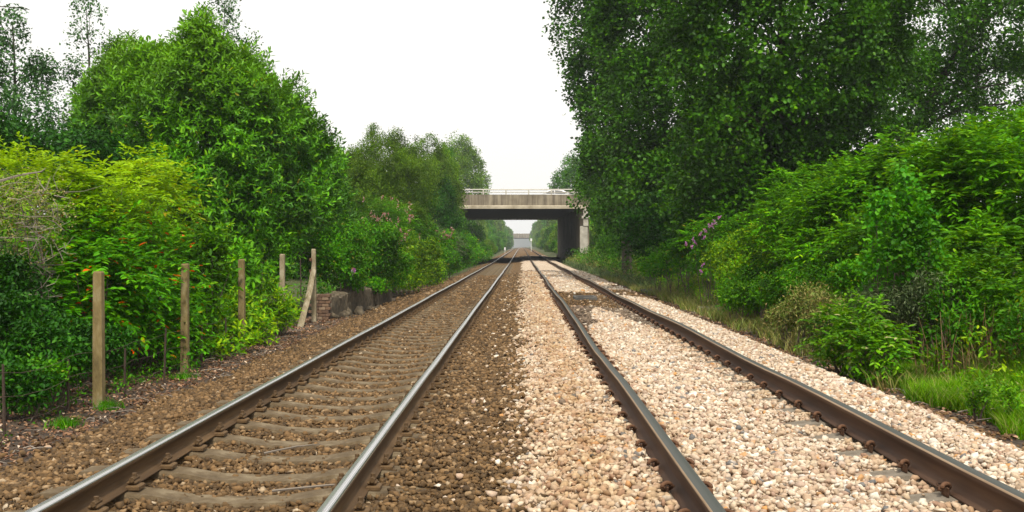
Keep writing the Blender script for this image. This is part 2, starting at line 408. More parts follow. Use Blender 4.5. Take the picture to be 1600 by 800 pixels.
rail(RR, .18, 'dull dark topped rail nearest the weedy verge, outer rail of the right track', [M['rail_side_dark'], M['rail_top_dull'], M['rail_edge']], 1)

# ------------------------------------------------------------------ sleepers
def sleeper_mesh(name, mt):
    us = np.array([-1.25, -1.22, -1.0, -.72, -.5, -.3, 0, .3, .5, .72, 1.0, 1.22, 1.25])
    zt = np.array([-.05, -.012, 0, 0, -.022, -.06, -.068, -.06, -.022, 0, 0, -.012, -.05])
    V, Fs = [], []
    pr = [(-.135, -.15), (-.125, -.02), (-.11, 0), (.11, 0), (.125, -.02), (.135, -.15)]
    for u, z in zip(us, zt):
        for i, (y, zz) in enumerate(pr): V.append((u, y + random.uniform(-.004, .004), z + zz + random.uniform(-.003, .003)))
    n = len(pr)
    for i in range(len(us) - 1):
        for k in range(n): Fs.append([i * n + k, (i + 1) * n + k, (i + 1) * n + (k + 1) % n, i * n + (k + 1) % n])
    Fs += [list(range(n)), [(len(us) - 1) * n + k for k in range(n)][::-1]]
    return MB().add(V, Fs).build(name, mt)
def clip_mesh(side):
    m = MB()
    m.box(.085 * side - .02, .085 * side + .035 * side + .02, -.055, .055, -.005, .045, bev=.008)
    a = np.linspace(0, 1.75 * math.pi, 12)
    P = np.stack([side * (.105 + .028 * np.cos(a)), -.04 + .08 * a / a[-1] , .042 + .022 * np.sin(a)], -1)
    m.tube(P, .0125, 6)
    m.tube([(side * .06, .03, .03), (side * .09, .045, .055), (side * .13, .04, .05)], .011, 6)
    return m
def block_clip(side):
    m = MB(); a, b = sorted((side * .062, side * .15))
    m.box(a, b, -.06, .06, -.005, .03, bev=.008)
    a, b = sorted((side * .066, side * .125)); m.box(a, b, -.045, .045, .031, .06, bev=.012)
    m.tube([(side * .1, -.055, .066), (side * .1, .055, .066)], .017, 7); m.tube([(side * .1, 0, .05), (side * .1, 0, .1)], .016, 7)
    return m
cm = {s: clip_mesh(s) for s in (1, -1)}; cmb = {s: block_clip(s) for s in (1, -1)}
def lay_sleepers(x, ztop, pitch, y0, y1, mt, name, label, cat, group, hidden_clip=()):
    s0 = sleeper_mesh(name, mt)
    tag(s0, label, cat, group)
    clips = []
    for rx in (-.7525, .7525):
        for s in (1, -1):
            cl = (cm if x > 0 else cmb)[s].build('rail_clip', M['rust'] if x > 0 else M['rust_dusty'], s0, loc=(rx, 0, 0), smooth=x > 0); clips.append(cl)
    y = y0; i = 0
    while y < y1:
        if i == 0: o = s0
        else:
            o = s0.copy(); COL.objects.link(o)
            if y < 48:
                for cl in clips:
                    q = cl.copy(); COL.objects.link(q); q.parent = o
        o.location = (x + random.uniform(-.01, .01), y + random.uniform(-.012, .012), ztop + float(zlong(y)))
        o.rotation_euler = (random.uniform(-.01, .01), random.uniform(-.002, .002), random.uniform(-.006, .006))
        y += pitch; i += 1
XC_L, XC_R = (LL + LR) / 2, (RL + RR) / 2
lay_sleepers(XC_L, -.160, .675, 4.35, 100, M['sleeper_left'], 'concrete_sleeper', 'dusty dished concrete sleeper under both rails of the brown left track', 'sleeper', 'sleepers of the left track')
lay_sleepers(XC_R, .020, .65, 4.15, 60, M['sleeper_right'], 'concrete_sleeper', 'concrete sleeper under the right track, mostly buried in pale or muddy ballast', 'sleeper', 'sleepers of the right track')

# ------------------------------------------------------------------ ballast stones
t = (1 + 5 ** .5) / 2
ICO_V = nrmz(np.array([(-1, t, 0), (1, t, 0), (-1, -t, 0), (1, -t, 0), (0, -1, t), (0, 1, t), (0, -1, -t), (0, 1, -t), (t, 0, -1), (t, 0, 1), (-t, 0, -1), (-t, 0, 1)], dtype=float))
ICO_F = np.array([(0, 11, 5), (0, 5, 1), (0, 1, 7), (0, 7, 10), (0, 10, 11), (1, 5, 9), (5, 11, 4), (11, 10, 2), (10, 7, 6), (7, 1, 8), (3, 9, 4), (3, 4, 2), (3, 2, 6), (3, 6, 8), (3, 8, 9), (4, 9, 5), (2, 4, 11), (6, 2, 10), (8, 6, 7), (9, 8, 1)])
CUB_V = nrmz(np.array([(x, y, z) for x in (-1, 1) for y in (-1, 1) for z in (-1, 1)], dtype=float))
CUB_F = np.array([(0, 1, 3, 2), (4, 6, 7, 5), (0, 4, 5, 1), (2, 3, 7, 6), (0, 2, 6, 4), (1, 5, 7, 3)])
def sub_ico():
    V = [tuple(v) for v in ICO_V]; Fs = []; mid = {}
    def mp(a, b):
        k = (min(a, b), max(a, b))
        if k not in mid: v = np.array(V[a]) + np.array(V[b]); V.append(tuple(v / np.linalg.norm(v))); mid[k] = len(V) - 1
        return mid[k]
    for a, b, c_ in ICO_F:
        x, y, z = mp(a, b), mp(b, c_), mp(c_, a); Fs += [(a, x, z), (x, b, y), (z, y, c_), (x, y, z)]
    return np.array(V), np.array(Fs)
ICO2_V, ICO2_F = sub_ico()
def rot_mats(n):
    q = nrmz(rng.normal(size=(n, 4))); w_, x, y, z = q.T
    return np.stack([1 - 2 * (y * y + z * z), 2 * (x * y - z * w_), 2 * (x * z + y * w_), 2 * (x * y + z * w_), 1 - 2 * (x * x + z * z), 2 * (y * z - x * w_), 2 * (x * z - y * w_), 2 * (y * z + x * w_), 1 - 2 * (x * x + y * y)], -1).reshape(n, 3, 3)
def stones(C, rad, fine):
    n = len(C); BV, BF = {2: (ICO2_V, ICO2_F), 1: (ICO_V, ICO_F), 0: (CUB_V, CUB_F)}[int(fine)]
    sc_ = rng.uniform(.55, 1.35, (n, 1, 3)) * rad[:, None, None]
    V = np.repeat(BV[None], n, 0) * rng.uniform(.66, 1.3, (n, len(BV), 1))
    for q in range(3):                                   # break faces: flat cuts
        pn = rand_unit(n)[:, None]; dist = rng.uniform(.3, .6, (n, 1, 1))
        over = np.maximum((V * pn).sum(-1, keepdims=True) - dist, 0)
        V = V - pn * over
    V = V * sc_ * 1.25
    V = np.einsum('nij,nkj->nki', rot_mats(n), V)
    V[:, :, 2] *= .8
    V += C[:, None]
    Fs = (BF[None] + (np.arange(n) * len(BV))[:, None, None]).reshape(-1, BF.shape[1])
    return V.reshape(-1, 3), Fs
S = {k: ([], [], [0]) for k in ('pale', 'brown', 'mud')}
def put(kind, C, rad, fine):
    if not len(C): return
    V, Fs = stones(C, rad, fine)
    vs, fs, n0 = S[kind]
    vs.append(V); fs.append((Fs + n0[0], fine)); n0[0] += len(V)
def scatter(y0, y1, sp, rad, fine, extra=.3):
    gx = np.arange(-4.7, 4.0, sp); gy = np.arange(y0, y1, sp)
    X, Y = np.meshgrid(gx, gy); X = X.ravel() + rng.uniform(-.5, .5, X.size) * sp; Y = Y.ravel() + rng.uniform(-.5, .5, Y.size) * sp
    keep = (X > -.5 * Y - 2.2) & (X < .5 * Y + 2.2); X, Y = X[keep], Y[keep]
    Z = ground_z(X, Y) + rng.uniform(-.022, .016, len(X)) * (sp < .05) + rng.uniform(-.012, .012, len(X)) * (sp > .05)
    keep = np.ones(len(X), bool)
    for rx, tp in ((LL, 0), (LR, 0), (RL, .18), (RR, .18)):
        keep &= ~((np.abs(X - rx) < .095))
    # sleepers stay partly bare
    def bare(xc, pitch, y0_, p, half=1.27):
        ph = np.abs((Y - y0_ + pitch / 2) % pitch - pitch / 2)
        return (np.abs(X - xc) < half) & (ph < .125) & (rng.random(len(X)) < p)
    pl = .8 - .5 * (np.abs(X - XC_L) > .95) - .3 * (noise2(X, Y, 2.5, 20) > .2) + .2 * (np.abs(np.abs(X - XC_L) - .55) < .15)
    keep &= ~bare(XC_L, .675, 4.35, pl)
    pr = np.where(mud(X, Y), .92, np.where((X > 2.0) & (X < 2.4), .97, np.where((X > 1.72) & (X < 2.4), .6, .02)))
    keep &= ~bare(XC_R, .65, 4.15, pr)
    mdd = mud(X, Y)
    keep &= ~(mdd & (X < 2.42) & (rng.random(len(X)) < .35))
    # fringes thin out
    l_edge = -4.05 + .25 * noise2(X, Y, .6, 6)
    r_edge = 3.72 + .12 * noise2(X, Y, .9, 4)
    pe = np.clip((X - l_edge) / .25 + .55, 0.06, 1) * np.clip((r_edge - X) / .2 + .5, 0.05, 1)
    keep &= rng.random(len(X)) < pe
    X, Y, Z = X[keep], Y[keep], Z[keep]
    pale = is_pale(X, Y); md = mud(X, Y)
    r1 = rng.random(len(X))
    nearb = np.abs(X) < .5
    pale = np.where(nearb & (r1 < .3 * np.exp(-np.abs(X) / .08) + .02), ~pale, pale)
    pale = pale | ((X < 0) & (X > -1) & (r1 > .992))
    omd = orange_mud(X, Y)
    kind = np.where(md & omd, 1, np.where(md, 2, np.where(pale, 0, 1)))
    kind = np.where(md & (rng.random(len(X)) < .05), 0, kind)
    kind = np.where((X > 3.55) & (rng.random(len(X)) < .6), 1, kind)
    C = np.stack([X, Y, Z], -1); rr = rad * rng.uniform(.6, 1.35, len(X)) ** 1.0
    rr = np.where((kind == 1), rr * 1.0, rr)
    C[:, 2] += np.where(kind == 0, .004, 0)
    for i, k in enumerate(('pale', 'brown', 'mud')):
        q = kind == i; put(k, C[q], rr[q], fine)
scatter(4.6, 9.5, .0305, .0205, True)
scatter(9.5, 17, .035, .0235, True)
scatter(17, 30, .056, .036, False)
scatter(30, 62, .095, .058, False)
def build_stones(kind, name, mt):
    vs, fs, _ = S[kind]
    V = np.concatenate(vs); tri = [f for f, q in fs if q]; quad = [f for f, q in fs if not q]
    fl = []
    if tri: fl.append(np.concatenate(tri))
    if quad: fl.append(np.concatenate(quad))
    return tag(npmesh(name, V, fl, mt), kind='stuff')
build_stones('pale', 'pale_ballast', M['stone_pale'])
build_stones('brown', 'brown_ballast', M['stone_brown'])
build_stones('mud', 'muddy_ballast', M['stone_mud'])

# a rusty trough between the rails of the right track, and the band across both tracks before the bridge
m = MB()
m.box(-.28, .28, -.5, -.44, 0, .09, bev=.01); m.box(-.28, .28, .44, .5, 0, .09, bev=.01)
m.box(-.28, -.22, -.437, .437, 0, .085, bev=.01); m.box(.22, .28, -.437, .437, 0, .085, bev=.01); m.box(-.21, .21, -.43, .43, 0, .03)
bx = m.build('drain_box', M['slab'], loc=(1.6, 28.5, float(ground_z(1.6, 28.5)) - .01)); tag(bx, 'low dark open box lying in the rusty mud between the right track rails', 'drain box')
m = MB()
for x0, x1, z in ((-4.4, LL - .1, -.2), (LL + .1, LR - .1, -.12), (LR + .1, RL - .1, -.08), (RL + .1, RR - .1, .12), (RR + .1, 4.3, .02)):
    m.box(x0, x1, -.7, .7, z - .2, z + .05, bev=.02)  # dark strips added between the rails to make up the band
cb = m.build('dark_band', M['slab'], loc=(0, 128, float(zlong(128)) + .05)); tag(cb, 'dark band across both tracks just before the bridge pier', 'crossing')

# ------------------------------------------------------------------ bridge
def bridge_material():
    m, n = mat('stained_bridge_concrete'); tc = objco(n)
    mp = N(n, 'Mapping'); mp.inputs['Scale'].default_value = (1.6, 1.6, .12); n.links.new(tc, mp.inputs[0])
    n1 = N(n, 'TexNoise', Scale=1.6, Detail=8, Roughness=.7); n.links.new(mp.outputs[0], n1.inputs['Vector'])
    n2 = N(n, 'TexNoise', Scale=1.2, Detail=6); n.links.new(tc, n2.inputs['Vector'])
    r = ramp(n, [(.32, (.09, .07, .045)), (.42, (.15, .125, .09)), (.5, (.23, .195, .14)), (.6, (.3, .26, .19)), (.7, (.42, .38, .3))], n1.outputs[0])
    r2 = ramp(n, [(.3, (.55, .5, .45)), (.6, (1, 1, 1))], n2.outputs[0])
    col = mixc(n, .7, r.outputs[0], r2.outputs[0], 'MULTIPLY')
    b = N(n, 'BsdfPrincipled', Roughness=.9); n.links.new(col, b.inputs['Base Color'])
    bp = N(n, 'Bump', Strength=.4, Distance=.02); n.links.new(n1.outputs[0], bp.inputs['Height']); n.links.new(bp.outputs[0], b.inputs['Normal'])
    out(n, b.outputs[0]); return m
M['bridge'] = bridge_material(); M['ledge'] = rough_mat('pale_ledge_concrete', [(.3, (.2, .165, .11)), (.55, (.42, .37, .28)), (.8, (.58, .53, .43))], .8, .9, .2, 8); M['hill'] = rough_mat('distant_hill', [(.3, (.12, .14, .14)), (.7, (.2, .21, .2))], .02, .95, 0)
br = empty('road_bridge', (0, 105, 0), 'stained concrete road bridge crossing over both tracks in the middle distance', 'bridge')
MB().box(-19, 19, .29, 44, 5.12, 5.75, bev=.03).build('deck', M['soffit'], br)
m = MB(); m.prism([(.0, 4.93), (.0, 6.25), (.28, 6.25), (.28, 5.75), (.28, 4.93)], -19, 19, 'x'); m.build('parapet', M['bridge'], br)
m = MB(); m.prism([(-.12, 4.93), (-.12, 5.17), (-.003, 5.24), (-.003, 4.93)], -19, 19, 'x'); m.build('drip_ledge', M['ledge'], br)
m = MB(); m.box(-19, 19, 44.003, 44.4, 4.95, 6.3, bev=.02); m.build('parapet', M['bridge'], br)
hr = MB(); hr.tube([(-17, .14, 6.72), (17, .14, 6.72)], .055, 8).tube([(-17, .14, 6.47), (17, .14, 6.47)], .04, 8)
hro = hr.build('handrail', M['metal_grey'], br)
pm = None
for i in range(16):
    x = -16.3 + 2.12 * i
    if pm is None: po = pm = MB().box(-.06, .06, -.06, .06, 0, .5, bev=.008).build('post', M['metal_grey'], hro)
    else: po = pm.copy(); COL.objects.link(po); po.parent = hro
    po.location = (x, .14, 6.252)
hr2 = MB().tube([(-17, 44.2, 6.85), (17, 44.2, 6.85)], .055, 8).tube([(-17, 44.2, 6.58), (17, 44.2, 6.58)], .04, 8)
for i in range(16): hr2.box(-16.36 + 2.12 * i, -16.24 + 2.12 * i, 44.14, 44.26, 6.303, 6.84)
hr2.build('handrail', M['metal_grey'], br)
# piers, skewed to the track
def slab_wall(pts, z0, z1):
    mb = MB(); mb.prism(pts, z0, z1, 'z'); return mb
slab_wall([(5.52, .9), (6.35, .9), (5.6, 43), (4.72, 43)], -.6, 5.115).build('pier', M['bridge'], br)
m = MB(); m.box(5.45, 6.15, -.05, .88, -.6, 3.3, bev=.03); m.box(5.75, 6.2, -.12, .87, 3.303, 4.9, bev=.03); m.box(5.6, 6.4, -.2, .86, 4.0, 4.25, bev=.03); m.build('pier_column', rough_mat('pale_concrete', [(.3, (.25, .23, .19)), (.7, (.5, .47, .41))], 1.5, .9, .3, 10), br)
slab_wall([(-10.6, .9), (-9.8, .9), (-9.9, 43), (-10.7, 43)], -.6, 5.115).build('pier', M['bridge'], br)
MB().box(4.6, 5.0, 42.5, 43.4, .05, .35, bev=.05).build('footing', M['concrete_post'], br)
MB().box(-19, 19, .9, 43.5, 5.753, 5.9).build('road_surface', rough_mat('asphalt', [(.3, (.04, .04, .04)), (.7, (.06, .06, .06))], 4, .95, .2, 30), br)

# ------------------------------------------------------------------ white car on the bridge
cr = empty('white_car', (3.75, 118, 6.05), 'white car crossing the bridge behind the railing at its right end', 'car')
cr.location.z = 5.9
body = [(-2.1, .35), (-2.12, .62), (-1.95, .92), (-1.55, .98), (-.95, 1.38), (-.3, 1.46), (.5, 1.42), (1.25, 1.0), (2.0, .85), (2.12, .6), (2.1, .35)]
mb = MB()
V = []; npf = len(body)
for yy, sx, top in ((-.86, 1, 0), (-.82, .99, 0), (.82, .99, 0), (.86, 1, 0)):
    pass
lay = [(-.74, .97, .97), (-.86, 1, .0), (.86, 1, .0), (.74, .97, .97)]
for yy, s_, _ in ((-.84, 1, 0), (.84, 1, 0)):
    for (x, z) in body:
        tuck = .17 * max(0, (z - .95)) / .5
        V.append((x, yy - math.copysign(tuck, yy), z))
Fs = [list(range(npf))[::-1], list(range(npf, 2 * npf))] + [[i, (i + 1) % npf, (i + 1) % npf + npf, i + npf] for i in range(npf)]
mb.add(V, Fs).build('body', M['paint_white'], cr)
for s in (-1, 1):
    m = MB()
    for poly in ([(-1.25, 1.06), (-.92, 1.28), (-.35, 1.34), (-.35, 1.06)], [(-.27, 1.06), (-.27, 1.345), (.42, 1.31), (.9, 1.06)]):
        Vp = [(x, s * (.845 - .17 * max(0, z - .95) / .5 + .006), z) for x, z in poly]
        m.add(Vp, [[0, 1, 2, 3]])
    m.build('window', M['glass'], cr)
for (xa, za, xb, zb) in ((.56, 1.40, 1.2, 1.04), (-1.5, 1.015, -1.0, 1.36)):
    nx_, nz_ = (zb - za), -(xb - xa); l_ = math.hypot(nx_, nz_); sg = 1 if nz_ > 0 else -1
    ox, oz = sg * nx_ / l_ * .012, sg * nz_ / l_ * .012
    MB().add([(xa + ox, -.62, za + oz), (xb + ox, -.7, zb + oz), (xb + ox, .7, zb + oz), (xa + ox, .62, za + oz)], [[0, 1, 2, 3]]).build('windscreen', M['glass'], cr)
for x in (-1.3, 1.32):
    for y in (-.8, .8):
        a = np.linspace(0, 2 * math.pi, 17)[:-1]
        MB().prism([(x + .31 * math.cos(k), .33 + .31 * math.sin(k)) for k in a], y - .1, y + .1, 'y').build('wheel', M['tyre'], cr)

# ------------------------------------------------------------------ far bridge and posts
fb = empty('far_bridge', (0, 740, 0), 'hazy grey bridge seen far off beneath the near bridge', 'bridge')
MB().box(-40, 40, 0, 12, 7.3, 10.2, bev=.05).build('deck', M['bridge'], fb)
MB().box(-40, 40, -.2, .2, 6.7, 7.29, bev=.03).build('edge_beam', M['soffit'], fb)
for x in (-11, 11): MB().box(x - .6, x + .6, .5, 11, -1, 7.28).build('pier', M['bridge'], fb)
def post(px, py0, py1, Y, wpx, label, name='marker_post', plate=True):
    p = at(px, py1, Y); h = (py1 - py0) * Y / F
    z0 = float(ground_z(p[0], Y))
    top = at(px, py0, Y)[2] - z0
    e = empty(name, (p[0], Y, z0), label, name.replace('_', ' '))
    MB().tube([(0, 0, 0), (0, 0, top)], wpx * Y / F * .3, 8).build('pole', M['paint_white'], e)
    if plate: MB().box(-wpx * Y / F, wpx * Y / F, -.05 - .1, -.1, top - .5, top + .05, bev=.01).build('plate', M['paint_white'], e)
post(830, 373, 389, 230, 1.3, 'small white signal post far beyond the bridge, right of the line', 'signal_post')
post(789, 387, 393, 210, 1.0, 'short white marker post far beyond the bridge, left of the line')

# ------------------------------------------------------------------ fence on the left
fence_spots = [(12.4, 152, 424, -4.67), (16.0, 285, 412, -4.80), (19.5, 377, 405, -4.85), (23.0, 441, 397, -4.89), (26.5, 490, 389, -4.89)]
flabels = ['weathered concrete fence post standing nearest, mossy yellow at its foot',
           'weathered concrete fence post, second from the left, bare leaf litter at its foot',
           'weathered concrete fence post in the middle of the row, foot hidden in leafy weeds',
           'weathered concrete fence post, slim, next to the strutted end post',
           'concrete end post with a leaning strut beside the old wall']
for i, (Y, px, py, X) in enumerate(fence_spots):
    z0 = float(ground_z(X, Y)); top = at(px, py, Y)[2]
    e = empty('fence_post', (X, Y, z0), flabels[i], 'fence post', 'concrete posts of the lineside fence')
    h = top - z0
    lean = (random.uniform(-.012, .012), random.uniform(-.012, .012))
    V = []
    lv = [(-.3, 1, 0), (h * .3, .97, 0), (h * .7, .92, 0), (h - .02, .88, 0), (h, .74, 0)]
    for z, s_, _ in lv:
        for a, b in ((-1, -1), (-.75, -1.12), (.75, -1.12), (1, -1), (1, 1), (-1, 1)):
            V.append((a * .053 * s_ + lean[0] * z + random.uniform(-.003, .003), b * .053 * s_ + lean[1] * z, z + random.uniform(-.004, .004)))
    n = 6; Fs = [[k * n + j, k * n + (j + 1) % n, (k + 1) * n + (j + 1) % n, (k + 1) * n + j] for k in range(len(lv) - 1) for j in range(n)] + [[(len(lv) - 1) * n + j for j in range(n)]]
    MB().add(V, Fs).build('post', M['post_lichen'] if i in (0, 1, 2) else M['concrete_post'], e)
    if i == 4:
        for zz in (1.15, 1.42): MB().box(-.09, -.03, -.12, -.075, zz, zz + .08, bev=.01).build('bolt', M['rust'], e)
        MB().tube([(.0, -.09, 1.22), (-.01, -.5, .75), (-.04, -1.5, -.05)], [.06, .065, .07], 4).build('strut', M['concrete_post'], e)
stakes = [(10.6, 3, 570, 0), (12.0, 103, 562, 0), (13.4, 192, 545, 0), (14.6, 254, 513, 0), (17.4, 313, 508, 0), (18.5, 352, 497, 0),
          (13.6, 62, 447, 1), (16.4, 222, 425, 1), (19.5, 335, 414, 1), (22.5, 407, 410, 1), (25.5, 470, 405, 1)]
for i, (Y, px, py, tall) in enumerate(stakes):
    p = at(px, py, Y); X = p[0]; z0 = float(ground_z(X, Y))
    h = p[2] - z0
    lab = ('tall thin rusty stake standing among the leaves behind the fence posts' if tall else 'short thin rusty stake carrying the wires between the fence posts')
    m = MB(); k = random.uniform(-.03, .03)
    m.tube([(0, 0, -.2), (k * .5, 0, h * .5), (k, 0, h)], [.017, .015, .013], 5)
    o = m.build('wire_stake', M['stake'], loc=(X, Y, z0)); tag(o, lab, 'stake', 'tall rusty stakes' if tall else 'short rusty stakes')
for zi, zz in enumerate((.18, .42, .64)):
    m = MB(); P = []
    for Y in np.arange(9, 19.6, .25):
        f = (Y % 1.7) / 1.7
        P.append((-4.72 - .02 * (Y - 12) - .2 * (Y < 12) * (12 - Y) * .4, Y, float(ground_z(-4.8, Y)) + zz - .05 * math.sin(f * math.pi) + random.uniform(-.008, .008)))
    o = m.tube(P, .003, 4).build('fence_wire', M['stake']); tag(o, ['lowest', 'middle', 'top'][zi] + ' rusty wire strung slackly between the fence stakes', 'wire')

# old lineside wall
def wall_obj():
    e = empty('stone_wall', (-4.75, 27, float(ground_z(-4.75, 27))), 'low crumbling stone and brick wall under brambles beside the left track', 'wall')
    nL = 60
    m = MB(); V = []; Fs = []
    for i in range(nL + 1):
        f = i / nL; Y = .55 + f * 9.2; x = .05 + .46 * f
        top = .56 - .05 * math.sin(f * 7) + .10 * noise3(np.array([f * 9, 0, 0.])) + .10 * random.random() - .12 * f
        for (dx, z) in ((.0, -.3), (.0 + random.uniform(-.02, .02), top * .5), (random.uniform(-.03, .03), top - .04), (-.05, top), (-.4, top + random.uniform(-.05, .03)), (-.45, -.3)):
            V.append((x + dx, Y, z))
    n = 6
    for i in range(nL):
        for k in range(n - 1): Fs.append([i * n + k, (i + 1) * n + k, (i + 1) * n + k + 1, i * n + k + 1])
    Fs += [list(range(n)), [nL * n + k for k in range(n)][::-1]]
    m.add(V, Fs).build('wall_body', M['wall'], e)
    # brick pier at the near end
    b = MB()
    for r_ in range(8):
        for c_ in range(3):
            x0 = -.42 + c_ * .165 + (.08 if r_ % 2 else 0)
            b.box(x0, min(x0 + .155, .1), .28 + random.uniform(-.008, .008), .52, r_ * .078, r_ * .078 + .068, bev=.006)
    b.build('brick_end', rough_mat('old_brick', [(0, (.1, .06, .04)), (.5, (.17, .1, .06)), (1, (.25, .18, .12))], 5, .95, .5, 40, island=True), e)
    for k in range(14):
        C = np.array([[random.uniform(.05, .45), random.uniform(.8, 7), .02]]) ; C[0, 0] += C[0, 1] * .05
        V2, F2 = stones(C, np.array([random.uniform(.06, .16)]), True)
        o = npmesh('fallen_stone', V2 + np.array([-4.75, 27, float(ground_z(-4.4, 30))]), F2, M['wall']); tag(o, 'loose stone fallen at the foot of the old lineside wall', 'stone', 'stones fallen from the wall')
wall_obj()

# dark slabs in the right verge
for (px, py, Y, sx, sy, rz, lab) in ((1400, 572, 13.4, .35, .75, .12, 'flat dark slab sunk in the right verge beside the leafy weed clump'),
                                     (1478, 592, 12.1, .3, .7, .05, 'flat dark slab at the edge of the bright green grass'),
                                     (1035, 428, 38, .4, 1.3, .2, 'pale broken slab lying on the verge in front of the far weeds'),
                                     (1120, 467, 27, .25, .6, .3, 'small grey slab lying on the withered verge')):
    X = (px - CX) * Y / F
    o = MB().box(-sx, sx, -sy, sy, -.04, .06, bev=.015).build('cover_slab', M['slab'], loc=(X, Y, float(ground_z(X, Y)) + .02)); o.rotation_euler = (.03, -.05, rz)
    tag(o, lab, 'slab')

# ------------------------------------------------------------------ leaves
def leaf_arrays(P, A, Nn, L, W, rich=True, droop=.12, fold=.12):
    """P base, A axis, Nn normal -> verts, faces"""
    n = len(P); A = nrmz(A); S_ = nrmz(np.cross(A, Nn)); Nn = nrmz(np.cross(S_, A))
    L = np.broadcast_to(L, (n,))[:, None]; W = np.broadcast_to(W, (n,))[:, None]
    tip = P + A * L - Nn * L * droop * 1.5
    if rich:
        f = Nn * W * fold
        V = np.stack([P, P + A * L * .3 + S_ * W * .42 + f, P + A * L * .68 + S_ * W * .4 + f - Nn * L * droop * .6, tip,
                      P + A * L * .68 - S_ * W * .4 + f - Nn * L * droop * .6, P + A * L * .3 - S_ * W * .42 + f], 1)
        q = np.array([[0, 1, 2, 3], [0, 3, 4, 5]])
    else:
        V = np.stack([P, P + A * L * .5 + S_ * W * .5, tip, P + A * L * .5 - S_ * W * .5], 1)
        q = np.array([[0, 1, 2, 3]])
    Fs = (q[None] + (np.arange(n) * V.shape[1])[:, None, None]).reshape(-1, 4)
    return V.reshape(-1, 3), Fs

def clump_leaves(C, D, twig, k, mode, L, W, rich, jit=.25, droop=.12, up=.6):
    n = len(C); D = nrmz(D)
    tw = twig * rng.uniform(.6, 1.3, (n, 1, 1))
    t_ = (np.arange(k)[None, :, None] + rng.random((n, k, 1))) / k
    Dk = np.repeat(D[:, None], k, 1)
    if mode == 'cloud':
        P = C[:, None] + rand_unit(n * k).reshape(n, k, 3) * tw * .6 * rng.random((n, k, 1)) ** .5
        A = rand_unit(n * k).reshape(n, k, 3) + Dk * .4 - UP * .35
        Nn = rand_unit(n * k).reshape(n, k, 3) * .62 + Dk * .35 + UP * up * 1.15
    elif mode == 'spray':
        side = np.where((np.arange(k) % 2)[None, :, None] > 0, 1.0, -1.0)
        sv = nrmz(np.cross(D, UP))[:, None]
        P = C[:, None] + Dk * tw * t_ - UP * tw * .25 * t_ ** 2
        A = Dk * .75 + sv * side * .9 - UP * .12 + rng.normal(size=(n, k, 3)) * jit * .7
        Nn = UP + rng.normal(size=(n, k, 3)) * jit * 1.2 + Dk * .15
    elif mode == 'droop':
        P = C[:, None] + Dk * tw * t_ * .5 - UP * tw * 1.1 * t_ ** 1.5 + rng.normal(size=(n, k, 3)) * twig * .1
        A = -UP * .8 + Dk * .4 + rng.normal(size=(n, k, 3)) * .5
        Nn = Dk + rng.normal(size=(n, k, 3)) * .8 + UP * .3
    else:  # rosette round an upright shoot
        ang = np.arange(k)[None, :] * 2.4 + rng.random((n, 1)) * 6.28
        u = nrmz(np.cross(D, np.array([.3, .9, .1]))); v = np.cross(D, u)
        rad = np.cos(ang)[..., None] * u[:, None] + np.sin(ang)[..., None] * v[:, None]
        P = C[:, None] + Dk * tw * t_
        A = rad * .9 + Dk * (.25 + .7 * t_) + rng.normal(size=(n, k, 3)) * jit * .5
        Nn = Dk - rad * .4 + UP * up + rng.normal(size=(n, k, 3)) * jit
    sz = rng.uniform(.65, 1.2, (n * k))
    return leaf_arrays(P.reshape(-1, 3), A.reshape(-1, 3), Nn.reshape(-1, 3), L * sz, W * sz, rich, droop)

